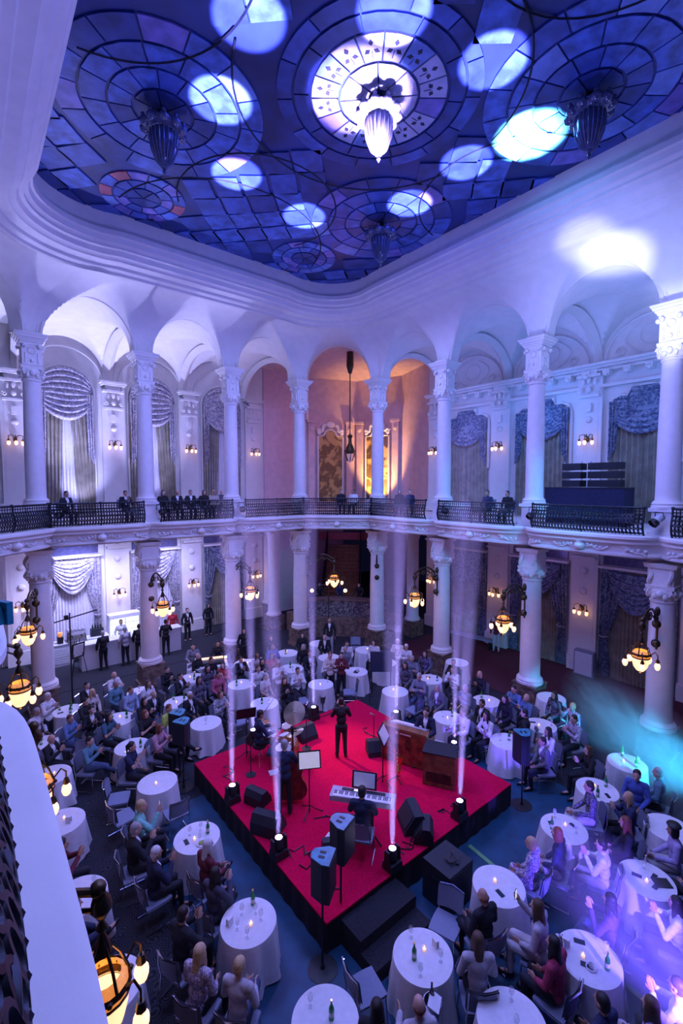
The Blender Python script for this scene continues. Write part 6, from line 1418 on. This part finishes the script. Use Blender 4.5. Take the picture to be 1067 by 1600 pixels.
GUESTS = [
 (2.80, 16.49, 'clap', 'short', 'dark', 'suit', 'dark', -2.65),
 (2.81, 15.73, 'lap', 'long', 'blond', 'cream', 'dark', -2.61),
 (2.53, 15.23, 'phone', 'short', 'dark', 'black', 'dark', -2.55),
 (2.57, 14.52, 'clap', 'short', 'dark', 'suit', 'dark', -3.03),
 (1.32, 15.38, 'lap', 'short', 'grey', 'white', 'dark', -2.45),
 (2.00, 14.42, 'clap', 'short', 'brown', 'denim', 'denim', -2.44),
 (0.44, 14.35, 'lap', 'short', 'dark', 'navy', 'dark', -2.47),
 (0.50, 13.38, 'lap', 'short', 'dark', 'green', 'dark', -2.21),
 (1.44, 13.52, 'crossclap', 'bald', 'grey', 'suit', 'dark', -2.31),
 (3.68, 16.80, 'fold', 'bald', 'grey', 'white', 'dark', -2.75),
 (3.52, 15.86, 'lap', 'short', 'grey', 'teal', 'denim', -2.69),
 (3.79, 15.17, 'lap', 'short', 'brown', 'lightblue', 'denim', -2.69),
 (3.87, 14.08, 'clap', 'bob', 'dark', 'black', 'dark', -2.62),
 (2.84, 13.78, 'clap', 'long', 'dark', 'tealdark', 'dark', -2.46),
 (3.67, 13.28, 'clap', 'bob', 'auburn', 'blacktee', 'dark', -2.53),
 (2.18, 12.81, 'crossclap', 'short', 'dark', 'teal', 'denim', -2.30),
 (3.73, 12.26, 'clap', 'bob', 'auburn', 'pink', 'dark', -2.42),
 (2.91, 11.78, 'phone', 'tail', 'dark', 'navytee', 'dark', -2.24),
 (4.26, 14.42, 'lap', 'bald', 'brown', 'suit', 'denim', -2.88),
 (4.34, 15.27, 'lap', 'long', 'brown', 'white', 'dark', -2.76),
 (5.36, 15.21, 'clap', 'short', 'dark', 'suit', 'dark', -2.54),
 (5.26, 16.17, 'clap', 'short', 'dark', 'black', 'dark', -2.91),
 (5.73, 14.51, 'lap', 'long', 'dark', 'darkprint', 'dark', -2.92),
 (4.31, 13.21, 'lap', 'short', 'auburn', 'lime', 'dark', -2.62),
 (4.22, 12.57, 'cross', 'short', 'brown', 'whiteshirt', 'dark', -2.54),
 (5.13, 13.72, 'lap', 'short', 'white', 'suit', 'dark', -2.78),
 (5.83, 13.07, 'clap', 'bob', 'brown', 'spot', 'dark', -2.88),
 (6.55, 16.66, 'lap', 'bald', 'dark', 'black', 'dark', -2.73),
 (6.76, 15.88, 'lap', 'short', 'dark', 'black', 'dark', -3.10),
 (6.34, 15.22, 'lap', 'long', 'dark', 'darkprint', 'dark', -3.03),
 (6.92, 15.17, 'clap', 'bob', 'dark', 'red', 'dark', -3.81),
 (6.42, 14.50, 'lap', 'short', 'dark', 'rose', 'dark', -3.03),
 (7.68, 15.33, 'clap', 'short', 'dark', 'suit', 'dark', -3.22),
 (7.72, 14.09, 'lap', 'short', 'brown', 'white', 'dark', -3.25),
 (8.37, 15.34, 'lap', 'long', 'brown', 'cream', 'dark', -3.32),
 (8.14, 14.57, 'clap', 'long', 'dark', 'black', 'dark', -3.31),
 (7.58, 13.35, 'lap', 'short', 'grey', 'whitetee', 'dark', -2.71),
 (9.31, 15.77, 'clap', 'short', 'brown', 'blue', 'dark', -3.43),
 (9.81, 16.71, 'lap', 'bob', 'brown', 'black', 'dark', -3.81),
 (11.02, 16.18, 'lap', 'bob', 'dark', 'black', 'dark', -3.61),
 (8.69, 14.82, 'clap', 'long', 'dark', 'red', 'dark', -3.38),
 (10.21, 14.92, 'lap', 'bob', 'grey', 'black', 'dark', -3.59),
 (10.00, 14.17, 'lap', 'short', 'auburn', 'suit', 'dark', -3.61),
 (8.75, 13.15, 'clap', 'short', 'dark', 'white', 'dark', -3.48),
 (10.21, 13.26, 'clap', 'bald', 'grey', 'white', 'dark', -3.69),
 (11.59, 15.33, 'lap', 'bald', 'grey', 'suit', 'dark', -3.72),
 (11.82, 14.12, 'lap', 'short', 'dark', 'white', 'dark', -3.83),
 (11.35, 13.67, 'lap', 'short', 'grey', 'slate', 'denim', -3.83),
 (12.73, 13.47, 'lap', 'bob', 'dark', 'white', 'dark', -4.33),
 (13.52, 12.91, 'clap', 'short', 'white', 'cream', 'dark', -4.10),
 (12.62, 11.31, 'fold', 'short', 'grey', 'slate', 'dark', -4.23),
 (13.34, 11.30, 'lap', 'long', 'dark', 'darkprint', 'dark', -4.29),
 (11.95, 11.02, 'lap', 'long', 'dark', 'darkprint', 'dark', -4.22),
 (11.58, 10.04, 'fold', 'short', 'grey', 'slate', 'denim', -4.36),
 (11.40, 9.12, 'lap', 'short', 'grey', 'slatesuit', 'dark', -4.55),
 (13.61, 10.17, 'clap', 'short', 'dark', 'black', 'dark', -4.45),
 (12.94, 9.69, 'crossclap', 'long', 'brown', 'white', 'dark', -4.49),
 (12.03, 8.53, 'clap', 'short', 'grey', 'slate', 'dark', -4.69),
 (11.58, 7.60, 'lap', 'short', 'dark', 'suit', 'dark', 1.39),
 (10.74, 7.66, 'play', 'short', 'brown', 'white', 'dark', 1.37),
 (7.90, 12.68, 'clap', 'long', 'brown', 'black', 'dark', -3.33),
 (13.41, 8.93, 'clap', 'bob', 'blond', 'black', 'dark', -4.65),
 (13.17, 7.52, 'clap', 'short', 'dark', 'denim', 'denim', 1.60),
 (12.40, 7.35, 'lap', 'long', 'dark', 'black', 'dark', 1.38),
 (11.13, 7.15, 'fold', 'long', 'dark', 'whiteshirt', 'dark', 1.27),
 (13.04, 7.01, 'clap', 'short', 'blond', 'denim', 'dark', 1.17),
 (11.99, 6.48, 'lap', 'short', 'dark', 'black', 'dark', 0.50),
 (13.75, 6.50, 'lap', 'long', 'dark', 'darkprint', 'dark', 1.29),
 (13.57, 5.87, 'phone', 'short', 'blond', 'floral', 'dark', 1.20),
 (12.76, 5.47, 'crossclap', 'short', 'dark', 'silver', 'dark', 1.09),
 (11.64, 5.63, 'clap', 'long', 'dark', 'white', 'denim', 1.02),
 (11.10, 5.50, 'lap', 'short', 'dark', 'slatesuit', 'dark', 0.94),
 (11.57, 4.59, 'clap', 'long', 'brown', 'black', 'dark', 0.86),
 (10.11, 3.96, 'cross', 'short', 'dark', 'darkprint', 'light', 0.60),
 (11.33, 3.49, 'lap', 'short', 'dark', 'blue', 'dark', 1.76),
 (10.46, 3.33, 'clap', 'long', 'blond', 'navy', 'dark', 0.59),
 (9.56, 3.07, 'lap', 'long', 'auburn', 'black', 'dark', 0.43),
 (8.67, 3.15, 'clap', 'short', 'dark', 'whiteshirt', 'light', 0.29),
 (8.25, 3.75, 'lap', 'bob', 'auburn', 'navy', 'light', 0.24),
 (10.07, 2.44, 'cross', 'beret', 'black', 'lilac', 'light', 0.46),
 (9.55, 1.92, 'lap', 'bob', 'brown', 'stripe', 'dark', -0.51),
 (11.75, 3.18, 'lap', 'short', 'grey', 'teal', 'dark', 0.20),
 (7.67, 3.95, 'lap', 'short', 'blond', 'floral', 'floral', 0.13),
 (6.52, 3.22, 'phone', 'long', 'brown', 'beige', 'light', 0.24),
 (7.55, 2.59, 'crossclap', 'long', 'dark', 'violet', 'denim', 0.08),
 (8.31, 1.93, 'clap', 'long', 'dark', 'white', 'dark', 0.18),
 (6.17, 2.80, 'lap', 'long', 'black', 'crimson', 'dark', 0.01),
 (5.44, 1.85, 'crossclap', 'bob', 'brown', 'slate', 'dark', -0.25),
 (5.94, 2.08, 'lap', 'short', 'dark', 'navy', 'dark', -0.18),
 (6.88, 1.54, 'clap', 'short', 'brown', 'white', 'dark', -0.03),
 (6.34, 1.67, 'lap', 'long', 'brown', 'lilac', 'light', -0.11),
 (6.08, 3.89, 'cross', 'bald', 'auburn', 'suit', 'dark', -0.22),
 (4.13, 3.52, 'play', 'bald', 'auburn', 'beige', 'dark', -0.55),
 (5.35, 3.51, 'lap', 'long', 'brown', 'beige', 'dark', -0.72),
 (3.68, 3.83, 'lap', 'long', 'dark', 'black', 'dark', -0.99),
 (2.46, 9.41, 'phone', 'short', 'blond', 'mint', 'dark', -1.79),
 (2.20, 8.83, 'clap', 'short', 'grey', 'suit', 'dark', -1.66),
 (2.33, 8.05, 'clap', 'short', 'white', 'navysuit', 'dark', -1.50),
 (3.10, 7.62, 'cross', 'long', 'white', 'maroon', 'dark', -1.38),
 (2.95, 6.95, 'crossclap', 'long', 'dark', 'slatedark', 'dark', -1.23),
 (2.27, 6.57, 'clap', 'short', 'dark', 'suit', 'dark', -1.21),
 (2.24, 5.86, 'lap', 'long', 'blond', 'floral', 'dark', -1.09),
 (2.59, 5.35, 'cross', 'short', 'blond', 'beige', 'denim', -0.98),
 (1.07, 9.29, 'clap', 'short', 'dark', 'maroon', 'dark', -1.72),
 (1.02, 7.75, 'cross', 'short', 'dark', 'navysuit', 'dark', -1.46),
]
STANDERS = [
 (1.62, 15.56, 0, 'clap', 'short', 'white', 'white', 'dark', 300),
 (12.60, 16.28, 0, 'stand', 'bald', 'grey', 'suit', 'light', 200),
 (10.00, 12.90, 0, 'clap', 'short', 'auburn', 'cream', 'dark', 215),
 (10.32, 12.65, 0, 'clap', 'short', 'dark', 'maroon', 'dark', 215),
 (8.15, 13.42, 0, 'clap', 'short', 'grey', 'white', 'dark', 215),
 (12.78, 11.75, 0, 'fold', 'short', 'white', 'white', 'dark', 200),
 (4.20, 20.78, 0, 'bar', 'short', 'grey', 'suit', 'dark', 0),
 (5.05, 20.76, 0, 'bar', 'short', 'grey', 'beige', 'dark', 0),
 (5.62, 20.80, 0, 'bar', 'short', 'dark', 'suit', 'dark', 0),
 (6.75, 20.76, 0, 'bar', 'short', 'dark', 'black', 'dark', 0),
 (5.20, 22.05, 0, 'stand', 'short', 'dark', 'white', 'dark', 180),
 (7.55, 22.2, 0, 'stand', 'short', 'dark', 'red', 'dark', 180),
 (8.22, 22.06, 0, 'stand', 'short', 'dark', 'suit', 'dark', 190),
 (9.36, 22.21, 0, 'stand', 'long', 'dark', 'black', 'dark', 200),
 (8.89, 17.41, 0, 'stand', 'bob', 'dark', 'black', 'dark', 200),
 (18.65, 11.60, 0, 'stand', 'tail', 'dark', 'maroon', 'light', 120),
]

GALLERY = [
 (2.75, 18.75, 'lap', 'short', 'dark', 'suit'),
 (4.71, 18.78, 'clap', 'short', 'dark', 'suit'),
 (6.11, 18.75, 'lap', 'long', 'dark', 'black'),
 (6.67, 18.75, 'lap', 'bald', 'grey', 'suit'),
 (7.23, 18.76, 'lap', 'short', 'dark', 'suit'),
 (7.78, 18.69, 'lap', 'bob', 'dark', 'black'),
 (8.31, 18.88, 'lap', 'long', 'blond', 'cream'),
 (8.88, 19.40, 'lap', 'bald', 'grey', 'navy'),
 (14.01, 17.19, 'lap', 'short', 'dark', 'black'),
 (14.43, 16.77, 'lap', 'short', 'dark', 'white'),
 (15.50, 14.76, 'lap', 'long', 'dark', 'black'),
 (15.50, 14.13, 'lap', 'short', 'brown', 'navy'),
 (15.50, 10.13, 'lap', 'short', 'dark', 'navy'),
 (15.50, 9.29, 'lap', 'short', 'dark', 'black'),
]
EMPTY = [(2.25, 13.90), (2.01, 13.37), (2.49, 11.20), (2.41, 10.49), (3.35, 9.91), (4.22, 4.60), (5.88, 4.48), (6.26, 12.62), (8.50, 12.51), (10.17, 12.00), (10.95, 9.71), (13.19, 15.14), (7.97, 16.79)]
STC = Vector((7.1, 8.4))
def near_table(x, y): return min(TABLES, key=lambda t: (t[0] - x) ** 2 + (t[1] - y) ** 2)
def face(x, y, tx=STC.x, ty=STC.y): return atan2(ty - y, tx - x) - pi / 2
rg = random.Random(3)
ARTIC = lambda s: s if s.endswith('s') else s
for (x, y, pose, hair, hcol, top, leg, rz) in GUESTS:
    w = near_table(x, y)[3]
    lab = 'person in %s %s at table %s' % (TC[top][0], {'lap': 'seated', 'cross': 'legs crossed', 'crossclap': 'clapping', 'phone': 'with phone', 'fold': 'arms folded', 'play': 'reaching'}.get(pose, POSETXT[pose]), w)
    lab = ' '.join(lab.split()[:16])
    person(x, y, 0, pose, hair, hcol, top, leg, rz, lab, False, rg.uniform(.97, 1.03), 'seated guests')
    chair((x, y, 0), rz, ' '.join(('chair under %s sitter at table %s' % (TC[top][0], w)).split()[:16]))
for k, (x, y) in enumerate(EMPTY):
    t = near_table(x, y); rz = face(x, y, t[0], t[1]) + rg.uniform(-.3, .3); chair((x, y, 0), rz, 'empty grey chair at the table ' + t[3])
for k, (x, y, z, pose, hair, hcol, top, leg, fdeg) in enumerate(STANDERS):
    rz = -R(fdeg) if pose == 'bar' or fdeg == 180 else face(x, y) + rg.uniform(-.2, .2)
    if pose == 'bar': rz = rg.uniform(-.3, .3)
    if fdeg == 180: rz = pi
    wh = ('at the bar counter' if pose == 'bar' else 'behind the bar' if y > 21 and x < 8 else 'by the dark curtain near the bar' if y > 21 else 'by the red-aisle wall' if x > 17 else 'near the table ' + near_table(x, y)[3])
    person(x, y, 0, pose, hair, hcol, top, leg, rz, ' '.join(('person in %s %s %s' % (TC[top][0], 'standing' if pose in ('stand', 'bar') else 'standing ' + POSETXT[pose], wh)).split()[:16]), True, .97, 'standing guests')
for (x, y, pose, hair, hcol, top) in GALLERY:
    wh = 'over the bar' if x < 11 else 'before the painted niche' if y > 16.5 else 'on the red-aisle side'
    rz = face(x, y) + rg.uniform(-.3, .3)
    person(x, y, 6.22, pose, hair, hcol, top, 'dark', rz, 'person in %s seated upstairs at the railing %s' % (TC[top][0], wh), False, .92, 'guests on the gallery'); chair((x, y, 6.25), rz, 'chair under %s sitter upstairs at the railing %s' % (TC[top][0], wh))
for k, a in enumerate((36, 48, 61)):
    x, y = 12.1 + 4.85 * cos(R(a)), 15.3 + 4.85 * sin(R(a)); person(x, y, .95, 'play', 'short', 'dark', ('black', 'navy', 'black')[k], 'dark', face(x, y), 'person in %s standing behind the curved desk, %s' % (TC[('black', 'navy', 'black')[k]][0], ('nearest the red aisle', 'in the middle', 'nearest the bar')[k]), True, .9, 'desk staff')
chair((.85, 9.75, 0), .4, 'chair holding the maroon handbag by the balcony edge')
# sound technicians
for (x, y, top, lab) in ((6.75, 17.55, 'slate', 'person in grey sweater sitting behind the mixing console'), (7.65, 17.25, 'black', 'person in black top sitting behind the mixing console')):
    person(x, y, .05, 'play', 'short', 'dark', top, 'dark', R(160), lab, False, 1.02); chair((x, y, .0), R(160), 'grey chair behind the mixing console of the %s technician' % ('grey-clad' if top == 'slate' else 'black-clad'))
# band
person(7.39, 9.06, SZ, 'sing', 'short', 'dark', 'black', 'dark', R(-35), 'person in black suit standing on the red carpet with raised hands', True, .94)
person(5.12, 8.22, SZ, 'bass', 'short', 'grey', 'navy', 'dark', R(-35), 'person in dark suit playing the double bass', True, .97)
person(5.66, 6.32, SZ + .02, 'play', 'short', 'dark', 'navysuit', 'dark', R(-52), 'person in navy jacket seated playing the stage piano', False, 1.0)
t = chair((5.66, 6.32, SZ), R(-52), 'pale chair of the stage piano player on the stage')
person(5.62, 10.22, SZ + .02, 'play', 'short', 'dark', 'navy', 'dark', R(-100), 'person in dark suit seated playing the drums', False, 1.0)
person(9.12, 7.66, SZ - .02, 'play', 'short', 'dark', 'navysuit', 'dark', R(112), 'person in navy jacket seated playing the organ', False, 1.0)
# upstairs tables
for (x, y, lab) in ((1.2, 20.2, 'white-clothed table upstairs in the near bay'), (2.3, 20.0, 'white-clothed table upstairs behind the first column'), (6.0, 20.4, 'white-clothed table upstairs in the brightest bay'), (16.2, 11.9, 'white-clothed table upstairs beside the rack-side column'), (16.2, 17.3, 'white-clothed table upstairs near the painted niche')):
    t = thing('round_table', lab, 'table', (x, y, 6.25), 0, 'tables on the gallery'); link('tablecloth', CLM[2], t); link('tabletop', topm, t); link('pedestal', legm, t)
# ---- where two guests would read the same, name the neighbour instead
folk = [o for o in COL.objects if o.name.startswith('person') and o.parent is None]
def toptext(o): return o['label'].split('person in ')[1]
from collections import Counter
ORIG = {o.name: o['label'] for o in folk}; TOPOF = {}
for o in folk:
    for k, v in TC.items():
        if ORIG[o.name].startswith('person in ' + v[0]): TOPOF[o.name] = v[0]
cnt = Counter(ORIG.values())
for o in folk:
    if cnt[ORIG[o.name]] > 1 and o.name in TOPOF:
        near = sorted((q for q in folk if q is not o and abs(q.location.z - o.location.z) < 1 and q.name in TOPOF and TOPOF[q.name] != TOPOF[o.name]), key=lambda q: (q.location - o.location).length)[:2]
        pre = ORIG[o.name].split(' at table')[0].split(' at the railing')[0].split(' near the table')[0]
        o['label'] = ' '.join(('%s beside the %s wearer and %s wearer' % (pre, TOPOF[near[0].name], TOPOF[near[1].name])).split()[:16])
seats = [o for o in COL.objects if o.name.startswith('chair') and o.parent is None]
cnt = Counter(o['label'] for o in seats); old = {o.name: o['label'] for o in seats}
for o in seats:
    if cnt[old[o.name]] > 1:
        near = sorted((q for q in folk if q.name in TOPOF and abs(q.location.z - o.location.z) < 1 and (q.location - o.location).length > .2), key=lambda q: (q.location - o.location).length)[:2]
        pre = old[o.name].split(' at table')[0].split(' at the table')[0].split(' at the railing')[0]
        o['label'] = ' '.join(('%s beside the %s wearer and %s wearer' % (pre, TOPOF[near[0].name], TOPOF[near[1].name])).split()[:16])
# ================================================================== smoke over the right-hand aisle
def puff(label, c, r, mt, rz=0):
    o = MB().sph((0, 0, 0), 1.0, 20, 12).build('smoke_haze', mt); o.location = c; o.scale = r; o.rotation_euler = (0, 0, rz); tag(o, label, 'smoke', None, 'stuff')
puff('teal-lit drifting smoke beside the right column', (13.7, 4.3, 1.0), (3.9, 1.35, 1.1), volmat('teal_smoke', 1.5, 1, 2.4, .30, .75), R(46))
puff('violet-lit drifting smoke over the tables at the right', (7.4, 2.3, .9), (2.7, 1.1, .9), volmat('violet_smoke', 1.15, 1, 2.2, .25, .8), R(50))
